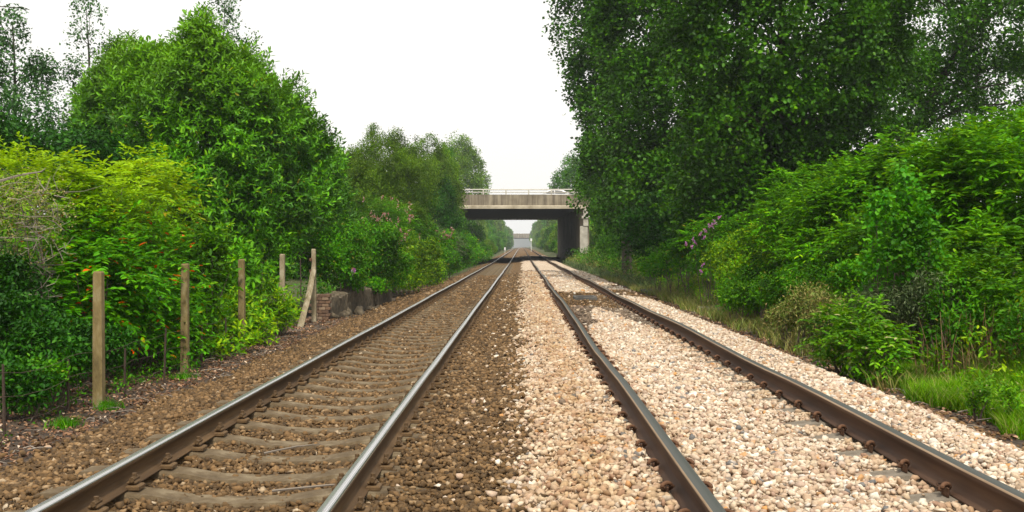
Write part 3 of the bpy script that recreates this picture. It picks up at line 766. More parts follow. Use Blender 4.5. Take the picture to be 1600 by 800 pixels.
NL = [0]
def build_plant(name, label, cat, lobes, mt, mode='cloud', L=.08, W=.05, k=8, twig=.25, lai=2.5, rich=False, base=None, stems=True, gap=0.0, gapscale=.9,
                group=None, trunk_r=None, back=.45, updir=.5, droop=.12, lump=.2, foliage='foliage', stem_mat='twig', inner=.3, stem_name='branches', clipz=True, yr=None, spray_out=1.0, xmax=None, xmin=None, mini=4):
    """lobes: (px, py, Y, rx_px, rz_px[, ry_m])"""
    cs, rs = [], []
    for lb in lobes:
        px, py, Y, rx, rz = lb[:5]
        cc = at(px, py, Y); rxm, rzm = rx * Y / F, rz * Y / F
        cs.append(cc); rs.append(np.array([rxm, lb[5] if len(lb) > 5 else (rxm + rzm) / 2 * .9, rzm]))
    cs = np.array(cs); rs = np.array(rs); nmain = len(cs)
    if mini:
        u_ = rand_unit(mini * nmain); u_[:, 2] = np.abs(u_[:, 2]) * 1.1; u_[:, 1] = -np.abs(u_[:, 1]) * .8 * np.sign(rng.random(len(u_)) - .2)
        ri = np.repeat(rs, mini, 0); ci = np.repeat(cs, mini, 0)
        cs = np.concatenate([cs, ci + nrmz(u_) * ri * .88]); rs = np.concatenate([rs, ri * rng.uniform(.2, .36, (len(ri), 1)) * np.array([1, 1, 1.25])])
    bx_, by_ = (cs[:nmain, 0].mean(), cs[:nmain, 1].mean()) if base is None else base
    bz_ = float(ground_z(bx_, by_)); B = np.array([bx_, by_, bz_])
    e = empty(name, tuple(B), label, cat, group)
    allV, allF, n0 = [], [], 0
    for cc, r_ in zip(cs, rs):
        a, b, c_ = r_
        area = 4 * math.pi * ((a * b) ** 1.6 / 3 + (a * c_) ** 1.6 / 3 + (b * c_) ** 1.6 / 3) ** (1 / 1.6)
        n = int(area * lai / (k * L * W * .7)) + 3
        u = rand_unit(n)
        keep = (u[:, 1] < .15) | (rng.random(n) < back)
        u = u[keep]; n = len(u)
        rad = np.where(rng.random(n) < inner, rng.uniform(.3, .85, n), .86 + .17 * rng.random(n))
        rad = rad * (1 + lump * noise3(u * 2.3 + cc)) + rng.normal(size=n) * .02
        P = cc + u * r_ * rad[:, None]
        ok = np.ones(n, bool)
        if xmax is not None: ok &= P[:, 0] < xmax + .12 * noise3(P, 1.5)
        if xmin is not None: ok &= P[:, 0] > xmin + .12 * noise3(P, 1.5)
        if clipz: ok &= P[:, 2] > ground_z(P[:, 0], P[:, 1]) + .03
        # hidden inside another lobe
        for c2, r2 in zip(cs[:nmain], rs[:nmain]):
            if np.array_equal(c2, cc): continue
            dd = np.linalg.norm((P - c2) / r2, axis=1)
            ok &= ~((dd < .6) & (rng.random(n) < .8))
        if gap > 0: ok &= noise3(P, gapscale) > (-1 + 2 * gap) * .5 - .1 + 0 * dd if len(cs) > 1 else noise3(P, gapscale) > (-1 + 2 * gap) * .5 - .1
        P, u = P[ok], u[ok]
        if not len(P): continue
        if mode == 'spray': D = np.stack([u[:, 0], u[:, 1], u[:, 2] * .35 + .12], -1) * spray_out + rng.normal(size=u.shape) * .35
        else: D = u * (1 - updir) + UP * updir + rng.normal(size=u.shape) * .35
        V, Fs = clump_leaves(P - B, D, twig, k, mode, L, W, rich, droop=droop)
        allV.append(V); allF.append(Fs + n0); n0 += len(V)
    V = np.concatenate(allV); Fs = np.concatenate(allF); NL[0] += len(V) // (6 if rich else 4)
    npmesh(foliage, V, Fs, mt, e)
    if stems:
        m = MB()
        tr = trunk_r or .012
        if trunk_r:
            ti = np.argmax((cs + rs)[:nmain, 2]); top = cs[ti]; tz = top[2] + rs[ti][2] * .5
            ts = np.linspace(0, 1, 9)
            TP = np.stack([(top[0] - bx_) * ts ** 1.4 + .15 * np.sin(ts * 5 + bx_), (top[1] - by_) * ts ** 1.4 + .1 * np.sin(ts * 4), -.2 + (tz - bz_ + .2) * ts], -1)
            m.tube(TP, np.linspace(tr, tr * .12, 9), 9)
            for cc, r_ in zip(cs[:nmain], rs[:nmain]):
                for q in range(3):
                    tgt = cc - B + rand_unit(1)[0] * r_ * .75
                    zi = np.clip((tgt[2] - r_[2] * .8) / max(tz - bz_, .1), .12, .9)
                    st = np.array([np.interp(zi, ts, TP[:, j]) for j in range(3)])
                    mid = (st + tgt) / 2 + np.array([0, 0, .1 * np.linalg.norm(tgt - st)])
                    rr = tr * (1 - zi) * .45 + .01
                    Pm = [st, (st + mid) / 2 + rng.normal(size=3) * .05, mid, (mid + tgt) / 2 + rng.normal(size=3) * .08, tgt]
                    m.tube(Pm, np.linspace(rr, rr * .2, 5), 6)
            m.build('trunk', M['bark'], e)
        else:
            for cc, r_ in zip(cs[:nmain], rs[:nmain]):
                for q in range(5):
                    gx_ = bx_ * .3 + cc[0] * .7 + random.uniform(-.3, .3) * r_[0]; gy_ = cc[1] + random.uniform(-.3, .3) * r_[1]
                    st = np.array([gx_, gy_, float(ground_z(gx_, gy_)) - .05]) - B
                    tgt = cc - B + rand_unit(1)[0] * r_ * np.array([.7, .7, .6]) + UP * r_[2] * .3
                    if tgt[2] < st[2] + .1: tgt[2] = st[2] + .15
                    mid = (st * .4 + tgt * .6) + rng.normal(size=3) * .06 * np.linalg.norm(tgt - st)
                    m.tube([st, mid, tgt], [tr, tr * .7, tr * .3], 5)
            m.build(stem_name, M[stem_mat], e)
    return e

G = lambda *a: list(a)
LM = {}
LM['laurel'] = leaf_mat('laurel_leaf', [(0, (.024, .10, .003)), (.5, (.055, .205, .004)), (.85, (.095, .28, .006)), (.99, (.15, .33, .012)), (1, (.35, .25, .05))], rough=.4, transl=.25, spec=.4, top=(4.2, 7.0, (.13, .27, .008), .6), vary=.5)  # upper laurel leaves tinted lighter with height
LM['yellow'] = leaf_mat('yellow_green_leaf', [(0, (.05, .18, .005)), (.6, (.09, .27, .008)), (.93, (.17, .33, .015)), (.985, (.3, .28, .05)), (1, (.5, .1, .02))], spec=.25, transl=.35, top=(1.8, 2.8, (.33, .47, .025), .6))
LM['lime'] = leaf_mat('lime_leaf', [(0, (.035, .17, .005)), (.6, (.075, .28, .008)), (.97, (.14, .36, .014)), (.985, (.5, .12, .03)), (1, (.6, .07, .02))], spec=.25, transl=.35)
LM['poplar'] = leaf_mat('poplar_leaf', [(0, (.02, .07, .005)), (.5, (.032, .1, .007)), (.85, (.05, .14, .010)), (1, (.085, .19, .018))], rough=.42, transl=.25, spec=.3, vary=.5)
LM['poplar_light'] = leaf_mat('poplar_leaf_light', [(0, (.016, .07, .012)), (.5, (.03, .11, .017)), (1, (.07, .18, .03))], rough=.4, transl=.25)
LM['darkshrub'] = leaf_mat('dark_leaf', [(0, (.010, .042, .006)), (.6, (.02, .078, .009)), (1, (.045, .13, .015))], transl=.2, spec=.25)
LM['lush'] = leaf_mat('lush_leaf', [(0, (.034, .13, .003)), (.5, (.06, .2, .004)), (.9, (.10, .27, .008)), (1, (.2, .36, .02))], transl=.32, spec=.25, vary=.5)
LM['lush_yellow'] = leaf_mat('yellowish_weed_leaf', [(0, (.05, .16, .005)), (.5, (.10, .25, .008)), (1, (.26, .37, .02))], transl=.32, spec=.25, vary=.45)
LM['sapling'] = leaf_mat('sapling_leaf', [(0, (.03, .14, .012)), (.5, (.055, .2, .016)), (1, (.11, .28, .035))], transl=.3, spec=.3)
LM['willow'] = leaf_mat('willow_leaf', [(0, (.045, .1, .012)), (.5, (.075, .145, .018)), (1, (.13, .2, .03))], transl=.28, spec=.25, vary=.5)
LM['birch'] = leaf_mat('birch_leaf', [(0, (.055, .13, .010)), (.5, (.09, .18, .014)), (1, (.16, .26, .024))], transl=.3, spec=.25)
LM['midgreen'] = leaf_mat('mid_green_leaf', [(0, (.025, .10, .007)), (.5, (.045, .15, .009)), (1, (.10, .23, .018))], transl=.28, spec=.25, vary=.5)
LM['slim'] = leaf_mat('slim_tree_leaf', [(0, (.025, .075, .02)), (.5, (.045, .115, .03)), (1, (.08, .16, .045))], transl=.2)
LM['bramble'] = leaf_mat('bramble_leaf', [(0, (.028, .12, .005)), (.5, (.05, .19, .007)), (.95, (.10, .26, .014)), (1, (.25, .2, .05))], transl=.3, spec=.25, vary=.5)
LM['grass'] = leaf_mat('grass_blade', [(0, (.05, .15, .006)), (.45, (.085, .21, .01)), (.8, (.14, .27, .018)), (.92, (.2, .24, .06)), (1, (.32, .29, .13))], transl=.25, vary=.45, spec=.15, rough=.6)
LM['clump'] = leaf_mat('clump_leaf', [(0, (.035, .13, .005)), (.5, (.075, .21, .007)), (.95, (.14, .3, .015)), (1, (.4, .36, .2))], transl=.3, spec=.3)
LM['dry'] = leaf_mat('withered_weed', [(0, (.08, .14, .025)), (.35, (.15, .17, .045)), (.65, (.24, .19, .08)), (.85, (.13, .23, .04)), (1, (.36, .28, .14))], transl=.15, vary=.3)
LM['greygreen'] = leaf_mat('grey_green_weed', [(0, (.05, .085, .03)), (.6, (.08, .12, .045)), (1, (.14, .17, .08))], transl=.15)
LM['litter'] = leaf_mat('fallen_leaf', [(0, (.08, .045, .028)), (.4, (.14, .075, .045)), (.75, (.22, .13, .08)), (.93, (.36, .24, .16)), (1, (.5, .42, .34))], transl=.05, vary=.3)

# ---- left side
build_plant('laurel_shrub', 'large glossy bright green laurel rising to a point behind the fence', 'shrub',
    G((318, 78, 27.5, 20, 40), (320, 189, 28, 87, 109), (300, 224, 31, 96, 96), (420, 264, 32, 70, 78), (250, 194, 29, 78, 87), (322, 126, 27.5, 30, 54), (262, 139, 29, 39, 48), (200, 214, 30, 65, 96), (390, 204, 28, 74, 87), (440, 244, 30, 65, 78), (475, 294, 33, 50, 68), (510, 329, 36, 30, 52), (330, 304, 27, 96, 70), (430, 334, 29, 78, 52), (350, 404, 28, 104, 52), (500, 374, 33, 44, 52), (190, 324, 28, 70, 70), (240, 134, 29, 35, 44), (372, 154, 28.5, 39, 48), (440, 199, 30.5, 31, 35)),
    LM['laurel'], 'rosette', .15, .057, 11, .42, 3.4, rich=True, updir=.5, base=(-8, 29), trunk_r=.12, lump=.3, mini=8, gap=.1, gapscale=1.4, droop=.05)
build_plant('laurel_shrub', 'small upright laurel shoot cluster rising left of the big laurel peak', 'shrub',
    G((205, 120, 32, 40, 55), (190, 190, 32, 60, 60), (150, 240, 33, 50, 70)), LM['laurel'], 'rosette', .15, .05, 8, .3, 1.8, rich=True, updir=.6, base=(-11.5, 32), trunk_r=.08)
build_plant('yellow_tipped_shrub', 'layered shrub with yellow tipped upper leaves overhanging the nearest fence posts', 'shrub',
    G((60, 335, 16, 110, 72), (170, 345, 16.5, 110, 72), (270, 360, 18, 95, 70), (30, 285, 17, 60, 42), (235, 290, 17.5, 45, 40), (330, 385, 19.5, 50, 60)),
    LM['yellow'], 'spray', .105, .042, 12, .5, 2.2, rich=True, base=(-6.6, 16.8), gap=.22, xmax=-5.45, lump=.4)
build_plant('lime_shrub', 'lime green layered shrub with a few red leaves behind the nearest post', 'shrub',
    G((120, 440, 15.2, 95, 70), (220, 450, 16.5, 95, 75), (90, 500, 15, 60, 45), (250, 500, 17, 70, 55)),
    LM['lime'], 'spray', .115, .048, 12, .55, 2.6, rich=True, base=(-5.9, 15.8), xmax=-5.1, lump=.35)
build_plant('leafy_weed', 'broad leaved green weeds crowding the middle fence posts', 'weed',
    G((320, 440, 18.7, 55, 60), (355, 480, 19.2, 45, 50), (300, 500, 18.2, 45, 40), (340, 530, 18, 42, 22), (395, 500, 21, 38, 35), (390, 440, 21.5, 35, 40)),
    LM['lush'], 'rosette', .13, .06, 7, .25, 2.4, rich=True, base=(-5.2, 19), updir=.5, xmax=-5.0)
build_plant('leafy_weed', 'low bright weeds spilling forward round the foot of the middle post', 'weed',
    G((350, 535, 19, 42, 24), (395, 525, 20.6, 34, 28), (322, 555, 17.9, 26, 14), (372, 500, 20.4, 30, 30)), LM['lush_yellow'], 'rosette', .11, .045, 7, .22, 2.2, rich=True, base=(-4.9, 19.6), updir=.6, xmax=-4.35)
build_plant('fern_clump', 'bright layered foliage between the first two fence posts', 'weed',
    G((210, 470, 16.6, 55, 50), (255, 440, 17.4, 45, 50), (230, 520, 16.3, 50, 30), (170, 430, 16.2, 45, 50)), LM['lime'], 'spray', .1, .045, 12, .45, 1.6, rich=True, base=(-5.7, 16.6), xmax=-5.0)
build_plant('leafy_weed', 'low pale green weeds at the foot of the slim post', 'weed',
    G((420, 480, 22.4, 28, 26), (455, 492, 25.6, 12, 20), (440, 500, 22.8, 20, 14)), LM['lush_yellow'], 'rosette', .12, .035, 7, .22, 2.2, rich=True, base=(-4.95, 23.5), updir=.7)
build_plant('ivy_clump', 'dark ivy and low weeds beneath the lime shrub at the far left', 'weed',
    G((20, 520, 12.8, 70, 60), (60, 560, 12.3, 65, 45), (110, 540, 13.6, 50, 40), (20, 600, 11.6, 60, 32), (165, 545, 14.3, 40, 30), (0, 450, 13.6, 60, 50), (40, 490, 14.4, 55, 50)),
    LM['darkshrub'], 'cloud', .06, .035, 8, .2, 2.6, base=(-5.9, 12.8), rich=True)
build_plant('ivy_clump', 'small bright green weed tuft left of the nearest post foot', 'weed',
    G((55, 590, 11.9, 45, 22), (95, 575, 12.4, 28, 20)), LM['bramble'], 'cloud', .05, .025, 8, .15, 2.4, base=(-5.3, 12), rich=True)
build_plant('twiggy_shrub', 'half bare grey brown twiggy shrub at the left edge', 'shrub',
    G((10, 360, 14.2, 75, 80), (60, 330, 14.6, 50, 50)), LM['dry'], 'cloud', .035, .02, 5, .25, .35, base=(-6.6, 14.3))
# bare twigs of that shrub
m = MB()
for i in range(260):
    p = at(random.uniform(-60, 100), random.uniform(290, 470), random.uniform(13.3, 14.2)); dd_ = rand_unit(1)[0] * np.array([1, .5, .5]); l_ = random.uniform(.2, .6)
    m.tube([p, p + dd_ * l_ * .5 + rng.normal(size=3) * .03, p + dd_ * l_ + UP * .05], [.006, .004, .002], 3, cap=False)
p0 = at(0, 282, 14); m.tube([at(-60, 310, 14), p0, at(30, 273, 14.1), at(62, 268, 14.3), at(70, 262, 14.3)], [.025, .02, .014, .009, .004], 5)
tw = m.build('bare_twigs', M['grey_twig']); e0 = [o for o in bpy.data.objects if o.name.startswith('twiggy_shrub')][0]
tw.parent = e0; tw.location = -e0.location

# trees behind on the left
build_plant('slender_tree', 'dark leafy tree at the left edge with an open top', 'tree',
    G((25, 130, 36, 45, 55), (12, 55, 36, 26, 42), (40, 190, 35, 50, 60), (-30, 170, 36, 60, 120), (20, 260, 34, 90, 60), (62, 120, 36, 20, 40)), LM['slim'], 'cloud', .12, .075, 7, .45, 1.0, trunk_r=.14, base=(-16, 36), foliage='crown', gap=.35, gapscale=1.2)
build_plant('slender_tree', 'thin airy tree with sparse leaves standing left of the laurel', 'tree',
    G((132, 30, 38, 22, 42), (140, 85, 38, 38, 45), (118, 145, 38, 26, 45), (150, 150, 38, 35, 40), (130, 200, 37, 55, 50)), LM['slim'], 'cloud', .11, .07, 6, .4, .55, trunk_r=.09, base=(-14.8, 38), foliage='crown', gap=.4, gapscale=1.5)
build_plant('slender_tree', 'thin airy treetop showing just behind the laurel peak', 'tree',
    G((348, 25, 40, 24, 36), (352, 65, 40, 28, 38), (368, 100, 40, 40, 50)), LM['slim'], 'cloud', .11, .07, 6, .4, .6, trunk_r=.09, base=(-10.6, 40), foliage='crown', gap=.3, gapscale=1.5)
build_plant('slender_tree', 'light green treetop behind the left shoulder of the laurel', 'tree',
    G((200, 95, 42, 38, 32), (205, 130, 42, 45, 40), (170, 150, 42, 40, 40)), LM['slim'], 'cloud', .13, .06, 6, .4, .7, trunk_r=.1, base=(-14.5, 42), foliage='crown', gap=.3, gapscale=1.5)
build_plant('dark_hedge', 'dark evergreen hedge filling the gap below the left trees', 'hedge',
    G((60, 250, 26, 120, 60), (-60, 260, 24, 120, 90), (150, 290, 27, 80, 80), (60, 330, 23, 140, 80), (20, 420, 19, 140, 90)), LM['darkshrub'], 'cloud', .12, .07, 8, .35, 2.2, base=(-11.5, 25), trunk_r=.06)
# overhanging branch tip at the top left
m = MB(); m.tube([at(-260, 40, 34), at(-120, 5, 33.6), at(-20, 8, 33.5), at(22, 11, 33.5), at(40, 12, 33.5)], [.06, .045, .02, .012, .004], 6)
tr0 = [o for o in bpy.data.objects if o.name == 'slender_tree'][0]
bo = m.build('branch', M['bark'], tr0, loc=-tr0.location)
Cb = np.array([at(px, py, 33.5) for px, py in ((4, 8), (14, 10), (24, 10), (30, 12), (36, 12), (27, 9))])
V, Fs = clump_leaves(np.repeat(Cb, 2, 0) - np.array(tr0.location), np.tile([1., 0, -.05], (12, 1)), .15, 6, 'spray', .11, .06, False)
npmesh('branch_leaves', V, Fs, LM['slim'], tr0)

# brambles and bushes along the left, up to the bridge
build_plant('bramble_bank', 'mound of brambles spilling over the old wall', 'bramble',
    G((535, 412, 30, 42, 26), (595, 418, 35.5, 44, 30), (548, 440, 30.5, 26, 9), (585, 446, 33.5, 20, 8), (530, 395, 31, 45, 45), (575, 390, 34.5, 50, 40)), LM['bramble'], 'cloud', .085, .055, 8, .3, 2.4, rich=True, base=(-5.3, 32))
build_plant('bramble_bank', 'bright green bramble mound just past the end of the wall', 'bramble',
    G((630, 420, 40, 42, 32), (655, 405, 44, 35, 32), (620, 395, 42, 35, 40), (670, 425, 48, 24, 22)), LM['lush_yellow'], 'cloud', .09, .055, 8, .3, 2.4, base=(-4.9, 43))
build_plant('bramble_bank', 'darker scrub strip running on towards the bridge', 'bramble',
    G((690, 405, 54, 28, 24), (712, 400, 63, 24, 20), (735, 396, 78, 20, 16), (752, 394, 96, 18, 14), (680, 385, 58, 30, 28), (715, 382, 72, 28, 22)), LM['bramble'], 'cloud', .12, .07, 8, .35, 2.3, base=(-4.5, 68))
build_plant('butterfly_bush', 'butterfly bush with faded pink and mauve flower spikes', 'bush',
    G((590, 350, 41, 36, 36), (625, 360, 43, 32, 34), (575, 375, 40, 30, 28)), LM['midgreen'], 'spray', .13, .04, 9, .4, 1.7, base=(-5.2, 42))
build_plant('elder_bush', 'fresh green bush right of the butterfly bush', 'bush',
    G((655, 375, 52, 26, 32), (645, 395, 50, 22, 22)), LM['midgreen'], 'rosette', .13, .06, 8, .3, 2.2, base=(-4.9, 51))
def spikes(root_name, idx_, spots, mt, r_=.035, l_=.2, name='flower_spike', nn=26):
    e = [o for o in bpy.data.objects if o.name.startswith(root_name)][idx_]
    for (px, py, Y) in spots:
        p = at(px, py, Y) - np.array(e.location); dr = nrmz(np.array([random.uniform(-.5, .5), -.4, random.uniform(.2, 1)]))
        tt = rng.random((nn, 1)); P = dr * tt * l_ + rand_unit(nn) * r_ * (1 - tt * .7)
        V, Fs = leaf_arrays(P, rand_unit(nn), rand_unit(nn), .03 * Y / 25, .025 * Y / 25, False)
        npmesh(name, V, Fs, mt, e, loc=tuple(p))
spikes('butterfly_bush', 0, [(random.gauss(603, 24), random.gauss(345, 17), random.uniform(38.2, 39)) for _ in range(34)] + [(random.gauss(625, 8), random.gauss(370, 10), 40) for _ in range(12)], M['pinkdead'], .045, .18, nn=14)
build_plant('butterfly_bush', 'small butterfly bush with pale pink seed heads nearer the bridge', 'bush',
    G((690, 378, 60, 24, 18), (705, 388, 62, 18, 14)), LM['greygreen'], 'spray', .14, .05, 8, .4, 1.7, base=(-4.6, 61))
spikes('butterfly_bush', 1, [(random.gauss(692, 9), random.gauss(373, 6), 57.6) for _ in range(22)], M['pinkdead'], .07, .25)
spikes('bramble_bank', 0, [(552, 426, 28.3)], M['purple'], .06, .12, 'flower', 50)

build_plant('grey_willow', 'grey green willow behind the butterfly bush, broad rounded crown', 'tree',
    G((600, 260, 56, 42, 42), (590, 300, 54, 45, 50), (640, 300, 56, 45, 50), (570, 260, 57, 30, 34), (618, 232, 57, 16, 26), (620, 345, 52, 50, 30), (585, 215, 57, 12, 16)), LM['willow'], 'cloud', .13, .045, 9, .5, 1.7, trunk_r=.16, base=(-6.6, 56), foliage='crown', updir=.7, lump=.35)
build_plant('grey_willow', 'dark low willow leaning towards the left end of the bridge', 'tree',
    G((665, 330, 66, 32, 36), (690, 315, 74, 22, 32), (655, 365, 62, 26, 22), (700, 350, 74, 22, 26), (640, 330, 63, 26, 30)), LM['darkshrub'], 'cloud', .15, .06, 9, .5, 2.0, trunk_r=.16, base=(-5.8, 68), foliage='crown', lump=.35)
build_plant('birch_tree', 'tall feathery birch between the willow and the bridge', 'tree',
    G((665, 245, 76, 24, 38), (660, 285, 74, 32, 40), (690, 280, 78, 26, 44), (700, 310, 80, 22, 34), (640, 260, 76, 24, 36)), LM['willow'], 'droop', .14, .06, 10, .7, 1.7, trunk_r=.17, base=(-6.3, 76), foliage='crown', lump=.35)
build_plant('birch_tree', 'drooping birch whose branches hang over the left end of the bridge', 'tree',
    G((702, 300, 92, 13, 34), (695, 262, 94, 16, 34), (698, 340, 90, 17, 26), (712, 338, 92, 12, 12), (680, 300, 92, 22, 50)), LM['midgreen'], 'droop', .17, .07, 10, .7, 1.8, trunk_r=.18, base=(-7.2, 93), foliage='crown', lump=.3)
build_plant('birch_tree', 'yellow green tree standing behind the left end of the bridge', 'tree',
    G((715, 240, 168, 24, 26), (735, 262, 170, 20, 30), (705, 270, 166, 30, 40), (752, 288, 172, 12, 18), (730, 300, 168, 30, 26), (745, 265, 170, 12, 20)), LM['birch'], 'cloud', .3, .16, 9, 1.0, 1.9, trunk_r=.25, base=(-9.5, 168), foliage='crown', lump=.3, yr=3)

# ---- right side
build_plant('poplar_tree', 'largest poplar with a visible trunk towering over the right bank', 'tree',
    G((1240, 60, 30, 120, 110), (1140, 90, 31, 90, 110), (1190, 190, 30, 100, 80), (1330, 110, 31, 95, 90), (1130, 230, 31, 80, 70), (1230, 250, 31, 70, 50), (1290, 210, 32, 70, 50), (1230, -120, 31, 200, 110), (1100, 0, 31, 90, 90), (1340, 0, 31, 100, 90), (1120, 320, 30.5, 70, 50)),
    LM['poplar'], 'cloud', .12, .105, 14, .55, 2.4, trunk_r=.3, base=(7.4, 31.5), foliage='crown', lump=.5, gap=.1, rich=True)
build_plant('poplar_tree', 'open crowned poplar at the right edge with sky showing through', 'tree',
    G((1450, 40, 36, 95, 80), (1560, 50, 35, 95, 80), (1470, 140, 36, 80, 50), (1560, 130, 36, 80, 48), (1400, 150, 36, 60, 60), (1600, -60, 36, 160, 90), (1400, -40, 37, 110, 90), (1420, 215, 35, 60, 30), (1340, 230, 36, 60, 40)),
    LM['poplar'], 'cloud', .12, .1, 12, .55, 1.6, trunk_r=.24, base=(11.5, 37), foliage='crown', gap=.4, gapscale=1.1, back=.3, lump=.3)
build_plant('poplar_tree', 'poplar with paler leaf sprays just left of the largest one', 'tree',
    G((1010, 70, 43, 85, 100), (1000, -60, 43, 100, 90), (1000, 190, 42, 70, 90), (1060, 150, 41, 70, 110), (1020, 290, 41, 75, 60), (1080, 290, 40, 60, 60), (1060, 20, 41, 60, 60)),
    LM['poplar'], 'cloud', .15, .13, 14, .7, 2.5, trunk_r=.28, base=(5.6, 42.5), foliage='crown', lump=.35)
build_plant('poplar_tree', 'poplar whose ragged left side stands against the sky', 'tree',
    G((915, 60, 54, 45, 70), (930, -20, 54, 62, 60), (925, 120, 54, 42, 56), (950, 190, 53, 45, 70), (925, 165, 54, 24, 34), (960, 70, 53, 40, 80), (950, 280, 52, 50, 60), (985, 330, 50, 50, 40)),
    LM['poplar'], 'cloud', .17, .15, 14, .8, 2.3, trunk_r=.28, base=(5.2, 54), foliage='crown', lump=.35, gap=.05)
build_plant('background_poplar', 'dim green tree far behind the open crowned poplar, low in its gaps', 'tree',
    G((1480, 110, 62, 110, 60), (1600, 150, 60, 90, 50), (1540, 30, 62, 100, 70), (1390, 130, 62, 80, 90), (1560, 190, 60, 90, 30)), LM['poplar'], 'cloud', .2, .16, 10, .9, 1.5, trunk_r=.25, base=(24, 62), foliage='crown', gap=.28, gapscale=.6)
build_plant('weeping_tree', 'dark drooping tree leaning over the bridge pier on the right', 'tree',
    G((940, 270, 76, 34, 50), (930, 225, 78, 22, 30), (918, 285, 80, 16, 24), (952, 325, 74, 24, 50), (970, 345, 68, 34, 50), (985, 350, 60, 35, 40), (962, 372, 70, 24, 24)),
    LM['midgreen'], 'droop', .17, .09, 10, .7, 2.1, trunk_r=.2, base=(6.3, 74), foliage='crown', lump=.3)
build_plant('dark_thicket', 'dark ivy clad thicket below the poplars on the right', 'thicket',
    G((1040, 350, 37, 70, 40), (1120, 350, 35, 70, 45), (1180, 320, 33, 80, 50), (1010, 370, 42, 50, 30), (1260, 310, 32, 80, 55), (1340, 290, 31, 80, 50), (1090, 380, 34, 50, 25)),
    LM['darkshrub'], 'cloud', .11, .08, 8, .35, 2.2, base=(7, 35))
build_plant('roadside_tree', 'small light green tree behind the right end of the bridge', 'tree',
    G((880, 285, 170, 14, 22), (892, 265, 168, 14, 22), (900, 290, 166, 20, 30), (866, 296, 172, 6, 8)), LM['midgreen'], 'cloud', .3, .18, 9, 1.0, 1.9, trunk_r=.22, base=(8.2, 168), foliage='crown', lump=.3)

# bank shrubs
build_plant('knotweed_stand', 'tall lush green stand filling the bank at the right edge', 'thicket',
    G((1560, 310, 16.5, 110, 95), (1560, 330, 19, 120, 90), (1460, 350, 20, 100, 80), (1470, 330, 17, 90, 90), (1600, 270, 18, 110, 70), (1540, 400, 15.3, 90, 45), (1500, 260, 19.5, 90, 40), (1420, 290, 20, 80, 60)),
    LM['lush'], 'spray', .12, .055, 8, .3, 2.4, rich=True, base=(7.4, 17.5), updir=.6, lump=.38, mini=6)
build_plant('knotweed_stand', 'bright green stand sloping down in the middle of the right bank', 'thicket',
    G((1340, 340, 20.5, 90, 65), (1260, 365, 22.5, 80, 60), (1390, 390, 18, 80, 55), (1300, 400, 20, 70, 45), (1260, 320, 24, 70, 45), (1340, 290, 23, 70, 40)),
    LM['lush'], 'spray', .115, .05, 8, .3, 2.4, rich=True, base=(6.6, 21), updir=.6, lump=.38, mini=6)
build_plant('knotweed_stand', 'yellowish green weeds tapering off at the left end of the bank', 'thicket',
    G((1190, 400, 25, 60, 42), (1150, 405, 27, 45, 35), (1220, 435, 22.5, 50, 28), (1170, 430, 24.5, 45, 26), (1240, 390, 23.4, 50, 40)),
    LM['lush_yellow'], 'cloud', .08, .04, 8, .28, 2.3, rich=True, base=(5.8, 24.5), lump=.38, mini=6)
build_plant('bank_foot_weeds', 'mixed knee high weeds at the foot of the right bank, behind the withered verge', 'weed',
    G((1240, 455, 19.5, 55, 28), (1290, 435, 18.4, 50, 30), (1340, 440, 16.4, 50, 34), (1190, 440, 22.4, 45, 26), (1265, 490, 17.2, 34, 18)), LM['bramble'], 'cloud', .065, .03, 8, .22, 2.0, rich=True, base=(4.9, 18.8), lump=.38, mini=6)
build_plant('bank_foot_weeds', 'dense green weeds behind the dead stalks and grass at the right edge', 'weed',
    G((1480, 440, 14.4, 60, 34), (1560, 445, 13.8, 70, 40), (1420, 440, 15, 50, 30), (1600, 480, 13.0, 50, 50)), LM['lush'], 'spray', .09, .035, 8, .22, 2.0, rich=True, base=(5.9, 14.2), lump=.38, mini=6)
build_plant('hawthorn_bush', 'ragged hawthorn along the skyline at the right edge', 'bush',
    G((1540, 215, 27, 60, 26), (1600, 205, 26, 50, 26), (1470, 235, 28, 50, 22)), LM['midgreen'], 'cloud', .08, .05, 8, .35, 1.4, base=(11.5, 27), gap=.2, gapscale=1.6)
build_plant('poplar_sapling', 'pale leaved poplar sapling in front of the lush stand', 'sapling',
    G((1372, 350, 14.2, 20, 45), (1410, 300, 14.4, 17, 35), (1418, 355, 14.3, 28, 50), (1385, 410, 14.1, 38, 42), (1440, 400, 14.2, 25, 45)), LM['sapling'], 'cloud', .065, .058, 7, .25, 1.6, rich=True, base=(4.85, 14.3))
build_plant('leafy_weed', 'bright leafy weed clump beside the ballast and the dark slabs', 'weed',
    G((1340, 535, 12.9, 50, 40), (1305, 525, 13.3, 34, 34), (1378, 548, 12.7, 32, 30), (1340, 490, 13.4, 25, 22)), LM['clump'], 'spray', .085, .035, 9, .22, 2.4, rich=True, base=(3.9, 12.95))
build_plant('leafy_weed', 'round leaved green weeds right of the withered verge near the bridge', 'weed',
    G((1045, 405, 35, 35, 24), (1075, 395, 33, 32, 28), (1110, 410, 30, 30, 24), (1020, 415, 36, 24, 14)), LM['bramble'], 'cloud', .1, .07, 7, .25, 2.1, base=(4.9, 33))
build_plant('leafy_weed', 'vivid green low weeds at the bank foot below the yellowish weeds', 'weed',
    G((1165, 465, 22, 42, 20), (1150, 450, 23.3, 30, 20), (1200, 455, 21.6, 28, 18)), LM['lush'], 'cloud', .07, .035, 8, .22, 2.3, rich=True, base=(4.4, 22.4))
build_plant('scrub_bush', 'grey green feathery scrub above the leafy weed clump', 'bush',
    G((1405, 480, 14, 60, 30), (1370, 475, 14.6, 45, 26), (1450, 470, 13.8, 40, 34)), LM['greygreen'], 'cloud', .07, .015, 10, .25, 2.0, base=(4.6, 14.1))
